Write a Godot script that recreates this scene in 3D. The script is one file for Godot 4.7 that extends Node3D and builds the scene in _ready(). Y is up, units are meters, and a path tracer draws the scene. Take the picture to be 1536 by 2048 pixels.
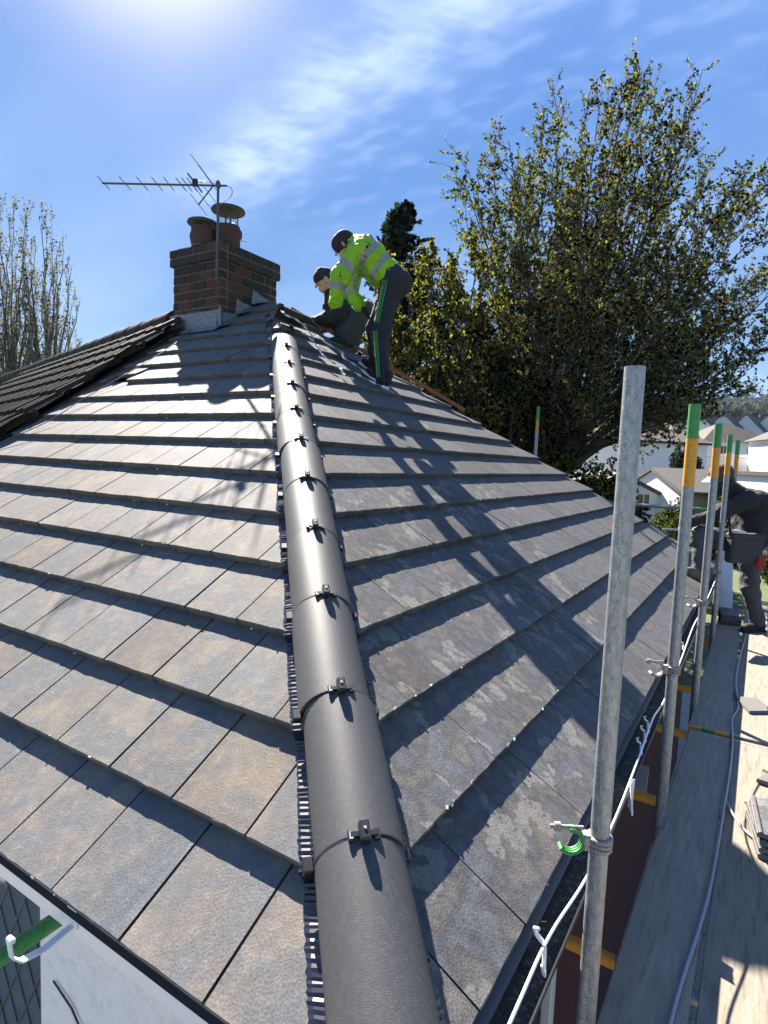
extends Node3D
# House frame: a runs along the left eave, b along the right eave, z is height above the eave; E is the eave's height over the ground.
const E := 2.75
const TH := 0.59771
const G := 0.3248
const W := 8.237
const TW := 0.2961
const PARTY := 5.1
const STEP := 0.036
var CT := cos(TH)
var ST := sin(TH)
var TT := tan(TH)
var M := {}
var taken := {}
var cam_o := Vector3.ZERO
var cam_b := Basis.IDENTITY

func H(a: float, b: float, z: float) -> Vector3: return Vector3(b, z + E, -a)
func HD(a: float, b: float, z: float) -> Vector3: return Vector3(b, z, -a)
func LC(r: float, g: float, b: float) -> Color: return Color(r, g, b).linear_to_srgb()

# ---------------------------------------------------------------- mesh collector
class MB:
	var v := PackedVector3Array()
	var n := PackedVector3Array()
	var uv := PackedVector2Array()
	var c := PackedColorArray()
	var col := Color(1, 1, 1)
	func tri(p: Vector3, q: Vector3, r: Vector3, np: Vector3, nq: Vector3, nr: Vector3, a := Vector2.ZERO, b := Vector2.ZERO, d := Vector2.ZERO) -> void:
		# p q r counter-clockwise seen from outside; turned over if the normals say otherwise
		if (q - p).cross(r - p).dot(np + nq + nr) < 0.0:
			var x := q; q = r; r = x
			x = nq; nq = nr; nr = x
			var y := b; b = d; d = y
		v.append(p); v.append(r); v.append(q)
		n.append(np); n.append(nr); n.append(nq)
		uv.append(a); uv.append(d); uv.append(b)
		c.append(col); c.append(col); c.append(col)
	func face(p: Array, out: Vector3, uvs: Array = []) -> void:
		var nn := Vector3.ZERO
		for i in range(1, p.size() - 1):
			nn += (p[i] - p[0]).cross(p[i + 1] - p[0])
		if nn.length_squared() < 1e-16: return
		nn = nn.normalized()
		var rev := nn.dot(out) < 0.0
		if rev: nn = -nn
		for i in range(1, p.size() - 1):
			var j := i + 1 if rev else i
			var k := i if rev else i + 1
			if uvs.size() == p.size(): tri(p[0], p[j], p[k], nn, nn, nn, uvs[0], uvs[j], uvs[k])
			else: tri(p[0], p[j], p[k], nn, nn, nn)
	func box(o: Vector3, h: Vector3, b := Basis.IDENTITY, ch := 0.0) -> void:
		ch = min(ch, min(h.x, min(h.y, h.z)) * 0.9)
		for ax in 3:
			var u := (ax + 1) % 3
			var w := (ax + 2) % 3
			for s in [-1.0, 1.0]:
				var p: Array = []
				for q in [[-1, -1], [1, -1], [1, 1], [-1, 1]]:
					var l := Vector3.ZERO
					l[ax] = s * h[ax]; l[u] = q[0] * (h[u] - ch); l[w] = q[1] * (h[w] - ch)
					p.append(o + b * l)
				var nn := Vector3.ZERO
				nn[ax] = s
				face(p, b * nn, [Vector2(-h[u], -h[w]), Vector2(h[u], -h[w]), Vector2(h[u], h[w]), Vector2(-h[u], h[w])])
			if ch > 0.0:
				for s in [-1.0, 1.0]:
					for t in [-1.0, 1.0]:
						var p: Array = []
						for q in [[-1, 0], [1, 0], [1, 1], [-1, 1]]:
							var l := Vector3.ZERO
							l[ax] = q[0] * (h[ax] - ch)
							l[u] = s * (h[u] - (ch if q[1] else 0.0)); l[w] = t * (h[w] - (0.0 if q[1] else ch))
							p.append(o + b * l)
						var nn := Vector3.ZERO
						nn[u] = s; nn[w] = t
						face(p, b * nn)
		if ch > 0.0:
			for sx in [-1.0, 1.0]:
				for sy in [-1.0, 1.0]:
					for sz in [-1.0, 1.0]:
						var a := Vector3(sx * h.x, sy * (h.y - ch), sz * (h.z - ch))
						var d := Vector3(sx * (h.x - ch), sy * h.y, sz * (h.z - ch))
						var e := Vector3(sx * (h.x - ch), sy * (h.y - ch), sz * h.z)
						face([o + b * a, o + b * d, o + b * e], b * Vector3(sx, sy, sz))
	func bar(p: Vector3, q: Vector3, w: float, t: float, up: Vector3, ch := 0.0) -> void:
		# a straight bar from p to q, w wide, t thick along up
		var z := (q - p).normalized()
		var x := up.cross(z).normalized()
		var y := z.cross(x)
		box((p + q) * 0.5, Vector3(w * 0.5, t * 0.5, p.distance_to(q) * 0.5), Basis(x, y, z), ch)
	func tube(path: Array, rad: Array, sides := 8, cap := true, wob := 0.0) -> void:
		var np := path.size()
		var t0: Vector3 = (path[1] - path[0]).normalized()
		var x := t0.cross(Vector3.UP)
		if x.length() < 0.1: x = t0.cross(Vector3.RIGHT)
		x = x.normalized()
		var rings: Array = []
		var nrm: Array = []
		var len := 0.0
		var lens: Array = []
		for i in np:
			var t: Vector3 = (path[min(i + 1, np - 1)] - path[max(i - 1, 0)]).normalized()
			x = (x - t * x.dot(t)).normalized()
			var y := t.cross(x)
			var ring := PackedVector3Array()
			var rn := PackedVector3Array()
			for k in sides:
				var an := TAU * k / sides
				var d := x * cos(an) + y * sin(an)
				rn.append(d); ring.append(path[i] + d * float(rad[min(i, rad.size() - 1)]))
			rings.append(ring); nrm.append(rn)
			if i: len += path[i].distance_to(path[i - 1])
			lens.append(len)
		for i in np - 1:
			for k in sides:
				var m := (k + 1) % sides
				var u0 := float(k) / sides
				var u1 := float(k + 1) / sides
				tri(rings[i][k], rings[i][m], rings[i + 1][m], nrm[i][k], nrm[i][m], nrm[i + 1][m], Vector2(u0, lens[i]), Vector2(u1, lens[i]), Vector2(u1, lens[i + 1]))
				tri(rings[i][k], rings[i + 1][m], rings[i + 1][k], nrm[i][k], nrm[i + 1][m], nrm[i + 1][k], Vector2(u0, lens[i]), Vector2(u1, lens[i + 1]), Vector2(u0, lens[i + 1]))
		if cap:
			face(Array(rings[0]), path[0] - path[1])
			face(Array(rings[np - 1]), path[np - 1] - path[np - 2])
	func rod(p: Vector3, q: Vector3, r: float, sides := 8) -> void:
		tube([p, q], [r, r], sides)
	func clip(o: Vector3, d: Vector3) -> void:
		# keeps what lies on the side of the plane through o that d points to
		var v2 := PackedVector3Array(); var n2 := PackedVector3Array(); var u2 := PackedVector2Array(); var c2 := PackedColorArray()
		for i in range(0, v.size(), 3):
			var ps: Array = []; var ns: Array = []; var us: Array = []
			for k in 3:
				var i0 := i + k
				var i1 := i + (k + 1) % 3
				var d0 := (v[i0] - o).dot(d)
				var d1 := (v[i1] - o).dot(d)
				if d0 >= 0.0: ps.append(v[i0]); ns.append(n[i0]); us.append(uv[i0])
				if (d0 >= 0.0) != (d1 >= 0.0):
					var t := d0 / (d0 - d1)
					ps.append(v[i0].lerp(v[i1], t)); ns.append(n[i0]); us.append(uv[i0].lerp(uv[i1], t))
			for k in range(1, ps.size() - 1):
				for j in [0, k, k + 1]:
					v2.append(ps[j]); n2.append(ns[j]); u2.append(us[j]); c2.append(c[i])
		v = v2; n = n2; uv = u2; c = c2
	func into(m: ArrayMesh, mat: Material) -> void:
		if v.is_empty(): return
		var ar := []
		ar.resize(Mesh.ARRAY_MAX)
		ar[Mesh.ARRAY_VERTEX] = v; ar[Mesh.ARRAY_NORMAL] = n; ar[Mesh.ARRAY_TEX_UV] = uv; ar[Mesh.ARRAY_COLOR] = c
		m.add_surface_from_arrays(Mesh.PRIMITIVE_TRIANGLES, ar)
		m.surface_set_material(m.get_surface_count() - 1, mat)
	func mesh(mat: Material) -> ArrayMesh:
		var m := ArrayMesh.new()
		into(m, mat)
		return m

func numbered(s: String) -> String:
	if not taken.has(s):
		taken[s] = 0
		return s
	taken[s] += 1
	return "%s_%03d" % [s, taken[s]]

func part(called: String, mesh: Mesh, parent: Node, label := "") -> MeshInstance3D:
	var o := MeshInstance3D.new()
	o.name = numbered(called) if parent == self else called
	o.mesh = mesh
	o.cast_shadow = GeometryInstance3D.SHADOW_CASTING_SETTING_ON
	parent.add_child(o, true)
	if label: o.set_meta("label", label)
	return o

func tag(o: Node, label: String, category: String, group := "") -> Node:
	o.set_meta("label", label); o.set_meta("category", category)
	if group: o.set_meta("group", group)
	return o

func thing(called: String, label: String, category: String, at := Vector3.ZERO, b := Basis.IDENTITY, group := "") -> Node3D:
	var o := Node3D.new()
	o.name = numbered(called)
	add_child(o)
	o.transform = Transform3D(b, at)
	tag(o, label, category, group)
	return o

func kindof(o: Node, k: String) -> Node:
	o.set_meta("kind", k)
	return o

# ---------------------------------------------------------------- materials
func mat(col: Color, rough := 0.8, metal := 0.0) -> StandardMaterial3D:
	var m := StandardMaterial3D.new()
	m.albedo_color = col; m.roughness = rough; m.metallic = metal
	return m

func nz(seed_: int, freq: float, oct := 3, type := FastNoiseLite.TYPE_SIMPLEX_SMOOTH) -> FastNoiseLite:
	var f := FastNoiseLite.new()
	f.seed = seed_; f.frequency = freq; f.noise_type = type
	f.fractal_type = FastNoiseLite.FRACTAL_FBM if oct > 1 else FastNoiseLite.FRACTAL_NONE
	f.fractal_octaves = oct
	return f

func nbytes(seed_: int, freq: float, size: int, oct := 3, type := FastNoiseLite.TYPE_SIMPLEX_SMOOTH) -> PackedByteArray:
	var im: Image = nz(seed_, freq, oct, type).get_seamless_image(size, size)
	im.convert(Image.FORMAT_L8)
	return im.get_data()

func sm(a: float, b: float, x: float) -> float:
	var t: float = clamp((x - a) / (b - a), 0.0, 1.0)
	return t * t * (3.0 - 2.0 * t)

# colours are linear base colours; bands = [[colour, noise bytes, low, high], ...] laid over the base, then grain times strength
func mottled(size: int, base: Color, bands: Array, grain: PackedByteArray, strength: float) -> ImageTexture:
	var d := PackedByteArray()
	d.resize(size * size * 3)
	var lut := PackedByteArray()
	lut.resize(1025)
	for i in 1025: lut[i] = int(round(255.0 * Color(i / 1024.0, 0, 0).linear_to_srgb().r))
	var nb := bands.size()
	for i in size * size:
		var r := base.r
		var g := base.g
		var b := base.b
		for k in nb:
			var q: Array = bands[k]
			var x: float = (q[1][i] - q[2]) / (q[3] - q[2])
			if x > 0.0:
				if x > 1.0: x = 1.0
				x *= q[4]
				var cc: Color = q[0]
				r += (cc.r - r) * x; g += (cc.g - g) * x; b += (cc.b - b) * x
		var f: float = 1.0 + (grain[i] / 127.5 - 1.0) * strength
		d[i * 3] = lut[int(clamp(r * f, 0.0, 1.0) * 1024.0)]
		d[i * 3 + 1] = lut[int(clamp(g * f, 0.0, 1.0) * 1024.0)]
		d[i * 3 + 2] = lut[int(clamp(b * f, 0.0, 1.0) * 1024.0)]
	return ImageTexture.create_from_image(Image.create_from_data(size, size, false, Image.FORMAT_RGB8, d))

func bumps(a: PackedByteArray, size: int, scale: float) -> ImageTexture:
	var im := Image.create_from_data(size, size, false, Image.FORMAT_L8, a)
	im.convert(Image.FORMAT_RGBA8)
	im.bump_map_to_normal_map(scale)
	return ImageTexture.create_from_image(im)

func mix2(a: PackedByteArray, b: PackedByteArray, t: float) -> PackedByteArray:
	var r := PackedByteArray()
	r.resize(a.size())
	for i in a.size(): r[i] = int(a[i] * (1.0 - t) + b[i] * t)
	return r

func textured(t: Texture2D, rough: float, normal: Texture2D = null, ns := 1.0, tri := 0.0, metal := 0.0) -> StandardMaterial3D:
	var m := StandardMaterial3D.new()
	m.albedo_texture = t; m.roughness = rough; m.metallic = metal
	if normal:
		m.normal_enabled = true; m.normal_texture = normal; m.normal_scale = ns
	if tri > 0.0:
		m.uv1_triplanar = true; m.uv1_world_triplanar = true; m.uv1_scale = Vector3.ONE * tri
	return m

func make_materials() -> void:
	var s := 1024
	var low := nbytes(11, 0.006, s, 3)
	var low2 := nbytes(12, 0.009, s, 3)
	var mid := nbytes(13, 0.035, s, 4)
	var fine := nbytes(14, 0.16, s, 3)
	var cell := nbytes(15, 0.07, s, 2, FastNoiseLite.TYPE_CELLULAR)
	var fm := mix2(fine, mid, 0.4)
	var nrm := bumps(fm, s, 5.0)
	# riven concrete roof tile: grey with buff, rust and blue-grey patches
	M.tile = textured(mottled(s, Color(0.1166, 0.1144, 0.1133), [
		[Color(0.1738, 0.1540, 0.1342), low, 128.0, 195.0, 0.75], [Color(0.1100, 0.1166, 0.1254), low2, 135.0, 190.0, 0.8],
		[Color(0.1628, 0.1364, 0.1188), low2, 118.0, 62.0, 0.4], [Color(0.1870, 0.1815, 0.1705), mid, 165.0, 220.0, 0.25]], fm, 0.28), 0.74, nrm, 0.16)
	# the same tile, greyer batch, with dusty scuffs
	var scuff := PackedByteArray()
	scuff.resize(s * s)
	for i in s * s:
		var x: float = max(0.0, (low[i] - 150.0) / 55.0)
		scuff[i] = int(clamp(x * (90.0 + 1.3 * cell[i]) + (mid[i] - 128.0) * 0.9 * min(x * 2.0, 1.0), 0.0, 255.0))
	M.tile_scuffed = textured(mottled(s, Color(0.0787, 0.0776, 0.0798), [
		[Color(0.1259, 0.1154, 0.1049), low2, 128.0, 190.0, 0.7], [Color(0.1049, 0.1101, 0.1206), low2, 120.0, 62.0, 0.7],
		[Color(0.1732, 0.1658, 0.1532), scuff, 110.0, 190.0, 0.75]], fm, 0.45), 0.60, nrm, 0.16)
	var streak := PackedByteArray()
	streak.resize(s * s)
	for y in s:
		for x in s: streak[y * s + x] = fine[(y / 6) * s + (x * 2) % s]
	M.tile_grey = textured(mottled(s, Color(0.0861, 0.0850, 0.0861), [
		[Color(0.1259, 0.1175, 0.1101), low2, 128.0, 190.0, 0.7], [Color(0.1049, 0.1101, 0.1206), low2, 120.0, 62.0, 0.7],
		[Color(0.1784, 0.1732, 0.1627), streak, 165.0, 235.0, 0.5]], fm, 0.4), 0.60, nrm, 0.16)
	for k in ["tile", "tile_scuffed", "tile_grey"]:
		M[k].vertex_color_use_as_albedo = true
		M[k].metallic_specular = 0.2
	M.ridge = textured(mottled(512, Color(0.056, 0.056, 0.058), [[Color(0.085, 0.085, 0.085), nbytes(21, 0.02, 512, 3), 120.0, 200.0, 0.6], [Color(0.32, 0.32, 0.32), nbytes(22, 0.11, 512, 2), 228.0, 250.0, 0.6]], nbytes(23, 0.2, 512, 3), 0.5), 0.58, bumps(nbytes(24, 0.13, 512, 4), 512, 6.0), 0.22, 5.0)
	M.ridge.uv1_world_triplanar = false
	M.ridge.vertex_color_use_as_albedo = true
	M.ridge.metallic_specular = 0.4
	M.old_tile = textured(mottled(512, Color(0.032, 0.022, 0.017), [[Color(0.062, 0.046, 0.036), nbytes(31, 0.02, 512, 4), 135.0, 210.0, 0.8], [Color(0.035, 0.04, 0.022), nbytes(32, 0.03, 512, 4), 140.0, 190.0, 0.8]], nbytes(33, 0.12, 512, 3), 0.6), 0.6, bumps(nbytes(34, 0.1, 512, 4), 512, 8.0), 0.35, 1.0)
	M.old_tile.metallic_specular = 0.15
	var bg := nbytes(41, 0.14, 512, 3)
	var bl := nbytes(42, 0.03, 512, 4)
	var bn := bumps(bg, 512, 6.0)
	var bi := 0
	for q in [Color(0.105, 0.034, 0.021), Color(0.055, 0.023, 0.017), Color(0.03, 0.022, 0.019), Color(0.10, 0.038, 0.023)]:
		M["brick%d" % bi] = textured(mottled(512, q, [[q * 0.45, bl, 130.0, 185.0, 0.8], [Color(0.05, 0.06, 0.028), bl, 110.0, 60.0, 0.5]], bg, 0.5), 0.85, bn, 1.0, 2.0)
		bi += 1
	M.mortar = textured(mottled(512, Color(0.21, 0.175, 0.14), [[Color(0.07, 0.065, 0.05), bl, 125.0, 180.0, 0.8]], bg, 0.4), 0.95, bn, 1.0, 2.0)
	M.lead = textured(mottled(512, Color(0.17, 0.183, 0.205), [[Color(0.24, 0.255, 0.27), bl, 130.0, 190.0, 0.7], [Color(0.11, 0.12, 0.135), bl, 115.0, 60.0, 0.7]], bg, 0.2), 0.45, bn, 0.4, 1.5, 0.25)
	M.clay = textured(mottled(512, Color(0.075, 0.031, 0.022), [[Color(0.04, 0.022, 0.017), bl, 130.0, 190.0, 0.8]], bg, 0.3), 0.8, bn, 0.5, 1.5)
	M.cowl = textured(mottled(512, Color(0.045, 0.042, 0.03), [[Color(0.07, 0.06, 0.045), bl, 130.0, 190.0, 0.8]], bg, 0.3), 0.6, bn, 0.4, 1.5, 0.3)
	M.galv = textured(mottled(512, Color(0.28, 0.295, 0.31), [[Color(0.18, 0.195, 0.21), nbytes(51, 0.03, 512, 4), 132.0, 175.0, 0.85], [Color(0.38, 0.39, 0.40), nbytes(52, 0.02, 512, 3), 150.0, 200.0, 0.7], [Color(0.10, 0.09, 0.08), nbytes(53, 0.05, 512, 4), 185.0, 215.0, 0.7]], bg, 0.25), 0.42, bn, 0.35, 3.0, 0.55)
	M.galv.uv1_scale = Vector3(5.0, 1.6, 5.0)
	var scr := nbytes(54, 0.03, 512, 4)
	for q in [["green", Color(0.035, 0.22, 0.045)], ["yellow", Color(0.62, 0.27, 0.012)]]:
		M["paint_" + q[0]] = textured(mottled(512, q[1], [[Color(0.22, 0.2, 0.17), scr, 178.0, 190.0, 0.8], [q[1] * 0.6, bl, 140.0, 200.0, 0.6]], bg, 0.2), 0.45, bn, 0.3, 3.0)
	# scaffold board: long grain along the board (uv.y), knots and dirt
	M.board = textured(mottled(512, Color(0.185, 0.156, 0.118), [[Color(0.24, 0.205, 0.16), nbytes(61, 0.015, 512, 4), 130.0, 200.0, 0.7], [Color(0.11, 0.09, 0.07), nbytes(62, 0.02, 512, 5), 150.0, 205.0, 0.7], [Color(0.07, 0.06, 0.05), nbytes(63, 0.06, 512, 4), 205.0, 230.0, 0.6]], bg, 0.15), 0.85, bn, 0.08, 1.2)
	M.board.uv1_scale = Vector3(0.35, 3.5, 3.5)
	M.grey_board = textured(mottled(512, Color(0.26, 0.21, 0.16), [[Color(0.32, 0.265, 0.205), nbytes(64, 0.015, 512, 4), 130.0, 200.0, 0.7], [Color(0.15, 0.122, 0.10), nbytes(65, 0.02, 512, 5), 150.0, 215.0, 0.5]], bg, 0.15), 0.85, bn, 0.08, 1.2)
	M.grey_board.uv1_scale = Vector3(0.35, 3.5, 3.5)
	M.render = textured(mottled(512, Color(0.66, 0.66, 0.65), [[Color(0.57, 0.57, 0.55), bl, 140.0, 200.0, 0.6]], bg, 0.06), 0.85, bn, 0.3, 0.6)
	M.pvc = mat(LC(0.62, 0.63, 0.63), 0.35)
	M.fascia_dark = textured(mottled(512, Color(0.035, 0.034, 0.03), [[Color(0.13, 0.135, 0.09), nbytes(71, 0.03, 512, 5), 150.0, 205.0, 0.9]], bg, 0.5), 0.9, bn, 1.0, 2.0)
	M.underlay = mat(LC(0.018, 0.018, 0.02), 0.8)
	M.black_plastic = mat(LC(0.012, 0.012, 0.014), 0.35)
	M.pleat = mat(LC(0.016, 0.016, 0.026), 0.20)
	M.screw = mat(LC(0.55, 0.55, 0.55), 0.35, 0.7)
	M.steel = mat(LC(0.10, 0.10, 0.11), 0.5, 0.5)
	M.aerial = mat(LC(0.09, 0.075, 0.075), 0.5, 0.4)
	M.cable = mat(LC(0.02, 0.02, 0.022), 0.5)
	M.white_cable = mat(LC(0.70, 0.70, 0.70), 0.4)
	M.grey_cable = mat(LC(0.25, 0.26, 0.28), 0.45)
	M.coupler = textured(mottled(512, Color(0.30, 0.29, 0.27), [[Color(0.12, 0.065, 0.035), scr, 140.0, 190.0, 0.8]], bg, 0.3), 0.5, bn, 0.4, 6.0, 0.5)
	M.red_batten = textured(mottled(512, Color(0.26, 0.075, 0.045), [[Color(0.15, 0.05, 0.035), bl, 130.0, 190.0, 0.7]], bg, 0.3), 0.8, bn, 0.5, 3.0)
	M.strip = mat(LC(0.45, 0.46, 0.48), 0.3)
	M.leaf = mat(Color(1, 1, 1), 0.8)
	M.leaf.metallic_specular = 0.2
	M.leaf.vertex_color_use_as_albedo = true
	M.leaf.backlight_enabled = true
	M.leaf.backlight = LC(0.80, 0.92, 0.42)
	M.bark = textured(mottled(512, Color(0.075, 0.062, 0.05), [[Color(0.12, 0.11, 0.085), bl, 130.0, 190.0, 0.7]], bg, 0.5), 0.95, bn, 1.0, 2.0)
	M.twig = mat(LC(0.07, 0.055, 0.045), 0.9)
	M.pale_twig = mat(LC(0.42, 0.34, 0.28), 0.9)
	M.grass = textured(mottled(512, Color(0.05, 0.075, 0.022), [[Color(0.10, 0.09, 0.04), bl, 130.0, 190.0, 0.7]], bg, 0.5), 1.0, null, 1.0, 0.15)
	M.concrete = textured(mottled(512, Color(0.30, 0.285, 0.26), [[Color(0.22, 0.21, 0.19), bl, 130.0, 190.0, 0.7]], bg, 0.2), 0.95, bn, 0.4, 0.4)
	M.hill = textured(mottled(512, Color(0.085, 0.085, 0.04), [[Color(0.05, 0.06, 0.028), bl, 125.0, 170.0, 0.9], [Color(0.15, 0.13, 0.075), bl, 115.0, 60.0, 0.8]], bg, 0.5), 1.0, null, 1.0, 0.02)
	M.house_roof = textured(mottled(512, Color(0.055, 0.04, 0.032), [[Color(0.035, 0.027, 0.022), bl, 130.0, 190.0, 0.7]], bg, 0.4), 0.8, bn, 1.0, 0.5)
	M.slate_roof = textured(mottled(512, Color(0.075, 0.07, 0.064), [[Color(0.05, 0.047, 0.043), bl, 130.0, 190.0, 0.7]], bg, 0.4), 0.8, bn, 1.0, 0.5)
	M.red_wall = textured(mottled(512, Color(0.075, 0.02, 0.015), [[Color(0.04, 0.014, 0.01), bl, 130.0, 190.0, 0.7]], bg, 0.4), 0.9, bn, 1.0, 1.0)
	M.buff_wall = textured(mottled(512, Color(0.38, 0.29, 0.19), [[Color(0.25, 0.2, 0.14), bl, 130.0, 190.0, 0.7]], bg, 0.3), 0.9, bn, 1.0, 0.5)
	M.glass = mat(Color(0.05, 0.06, 0.07), 0.05)
	M.pane = mat(Color(0.35, 0.42, 0.45, 0.35), 0.03)
	M.pane.transparency = BaseMaterial3D.TRANSPARENCY_ALPHA
	M.lead_came = mat(LC(0.05, 0.05, 0.055), 0.5, 0.3)
	M.curtain = mat(LC(0.20, 0.22, 0.21), 0.9)

# ---------------------------------------------------------------- sky
func ray_of(u: float, v: float) -> Vector3:
	return (cam_b * Vector3((u - 768.0) / 1200.7, -(v - 1024.0) / 1200.7, -1.0)).normalized()

func sheet(d: Vector3) -> Vector2: return Vector2(d.x, d.z) / (max(d.y, 0.0) + 0.12)

func clouds(sun: Vector3) -> ImageTexture:
	var w := 3072
	var h := 1536
	var d := PackedByteArray()
	d.resize(w * h * 4)
	d.fill(255)
	var p0 := sheet(ray_of(840, -60))
	var p1 := sheet(ray_of(390, 330))
	var along := (p1 - p0).normalized()
	var side := Vector2(-along.y, along.x)
	var n1 := nz(71, 7.0, 5)
	var n2 := nz(72, 0.9, 4)
	var n3 := nz(73, 15.0, 4)
	var n4 := nz(74, 1.8, 3)
	for j in h:
		var th := PI * (j + 0.5) / h
		var y := cos(th)
		var sy := sin(th)
		for i in w:
			var o := (j * w + i) * 4
			if y < 0.0:
				d[o + 3] = 0
				continue
			var ph := TAU * (i + 0.5) / w
			var e := Vector3(sin(ph) * sy, y, -cos(ph) * sy)
			var p := sheet(e)
			var q := p - p0
			var x := q.dot(along)
			var z := q.dot(side)
			var warp := n4.get_noise_2d(p.x * 0.7, p.y * 0.7)
			var soft := n2.get_noise_2d(x * 0.35 + 3.0, z * 0.8 + 1.0)
			# thin even veil, faintly streaked along the rolls
			var a := 0.05 + 0.16 * sm(-0.6, 0.6, soft)
			# rippled cirrus in widely spaced parallel rolls, frayed to one side
			var zz := z + warp * 0.06 - 0.07
			var roll := floorf(zz / 2.3 + 0.5)
			var band: float = zz - roll * 2.3
			var some: float = sm(-0.25, 0.35, n2.get_noise_2d(x * 0.25 + roll * 7.0, roll * 3.1) + (0.5 if roll == 0.0 else 0.0))
			var rip: float = n1.get_noise_2d(x * 0.9 + z * 0.5, z * 0.55 - x * 0.2) + 0.5 * n3.get_noise_2d(x * 1.3 + z * 0.6, z * 0.5)
			if roll == 0.0: some *= sm(1.45, 0.85, x / p0.distance_to(p1))
			a += 0.33 * some * sm(0.20, 0.0, abs(band)) * (0.35 + 0.65 * sm(-0.45, 0.5, rip))
			var fray := sm(1.0, 0.05, band) * sm(-0.2, 0.0, band)
			a += 0.12 * some * fray * sm(-0.3, 0.6, n3.get_noise_2d(x * 0.25 + z * 0.8 + 7.0, z * 0.16 - x * 0.4) + 0.5 * soft)
			a *= sm(0.0, 0.16, y)
			d[o + 3] = int(clamp(a, 0.0, 1.0) * 255.0)
	var im := Image.create_from_data(w, h, false, Image.FORMAT_RGBA8, d)
	return ImageTexture.create_from_image(im)

func _ready() -> void:
	# camera
	cam_o = H(-0.4244, -0.8266, 1.1867)
	cam_b = Basis(HD(-0.845, 0.533, 0.040).normalized(), HD(0.080, 0.053, 0.995).normalized(), -HD(0.529, 0.844, -0.087).normalized()).orthonormalized()
	var cam := Camera3D.new()
	cam.name = "camera"
	cam.transform = Transform3D(cam_b, cam_o)
	cam.fov = 80.92; cam.near = 0.05; cam.far = 3000.0
	add_child(cam)
	cam.current = true
	# sun, front left, about 41 degrees high
	var sd := HD(0.942, 0.678, 1.0).normalized()
	var sun := DirectionalLight3D.new()
	sun.name = "sun"
	sun.light_energy = 1.6; sun.light_color = Color(1.0, 0.965, 0.915); sun.light_angular_distance = 0.5; sun.shadow_enabled = true
	add_child(sun)
	sun.look_at_from_position(sd * 50.0, Vector3.ZERO, Vector3.UP)
	# sky
	var sk := ProceduralSkyMaterial.new()
	sk.sky_top_color = Color(0.27, 0.525, 0.865); sk.sky_horizon_color = Color(0.66, 0.83, 0.95); sk.sky_curve = 0.16
	sk.ground_bottom_color = Color(0.16, 0.16, 0.13); sk.ground_horizon_color = Color(0.42, 0.48, 0.5)
	sk.sun_angle_max = 58.0; sk.sun_curve = 0.09
	sk.sky_cover = clouds(sd); sk.sky_cover_modulate = Color(1, 1, 1)
	var sky := Sky.new()
	sky.sky_material = sk
	var env := Environment.new()
	env.background_mode = Environment.BG_SKY
	env.sky = sky
	env.tonemap_mode = Environment.TONE_MAPPER_LINEAR
	env.tonemap_exposure = 5.0
	env.background_energy_multiplier = 0.205
	env.sdfgi_enabled = true; env.ssao_enabled = true; env.ssil_enabled = true
	env.fog_enabled = true; env.fog_density = 0.00018; env.fog_light_color = Color(0.68, 0.78, 0.88)
	var we := WorldEnvironment.new()
	we.environment = env
	add_child(we)
	print("sky ", Time.get_ticks_msec())
	make_materials()
	print("materials ", Time.get_ticks_msec())
	ground()
	new_house()
	old_house()
	print("houses ", Time.get_ticks_msec())
	scaffold()
	far_houses()
	trees()
	print("trees ", Time.get_ticks_msec())
	roof_clutter()
	deck_clutter()
	people()
	print("done ", Time.get_ticks_msec())

# ---------------------------------------------------------------- ground
func ground_z(p: Vector3) -> float:
	# level round the house, rising to a hill on the far side
	var d := Vector2(p.x, p.z).dot(Vector2(0.847, -0.531))
	var s := Vector2(p.x, p.z).dot(Vector2(0.531, 0.847))
	var y: float = 0.0
	if d > 42.0: y += (d - 42.0) * 0.085
	if d > 120.0: y += (d - 120.0) * 0.055
	y *= sm(-160.0, 20.0, s)
	return min(y, 62.0) + 4.0 * sin(s * 0.021 + 1.0) * sm(250.0, 420.0, d)

func ground() -> void:
	var mb := MB.new()
	var xs: Array = []
	for i in range(-32, 33): xs.append(sign(i) * pow(abs(i) / 32.0, 2.2) * 1500.0)
	var P := func(i: int, j: int) -> Vector3:
		var p := Vector3(0.847, 0, -0.531) * float(xs[i]) + Vector3(0.531, 0, 0.847) * float(xs[j])
		p.y = ground_z(p) - 0.02
		return p
	for i in 64:
		for j in 64:
			mb.face([P.call(i, j), P.call(i + 1, j), P.call(i + 1, j + 1), P.call(i, j + 1)], Vector3.UP)
	kindof(part("ground", mb.mesh(M.grass), self), "structure")
	mb = MB.new()
	mb.face([H(-9.0, -11.0, -E + 0.004), H(9.0, -11.0, -E + 0.004), H(9.0, 11.0, -E + 0.004), H(-9.0, 11.0, -E + 0.004)], Vector3.UP)
	kindof(part("pavement", mb.mesh(M.concrete), self), "structure")

# ---------------------------------------------------------------- the house being re-roofed
func slope_pt(left: bool, s: float, t: float, n: float) -> Vector3:
	return H(s, t * CT - n * ST, t * ST + n * CT) if left else H(t * CT - n * ST, s, t * ST + n * CT)

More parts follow.
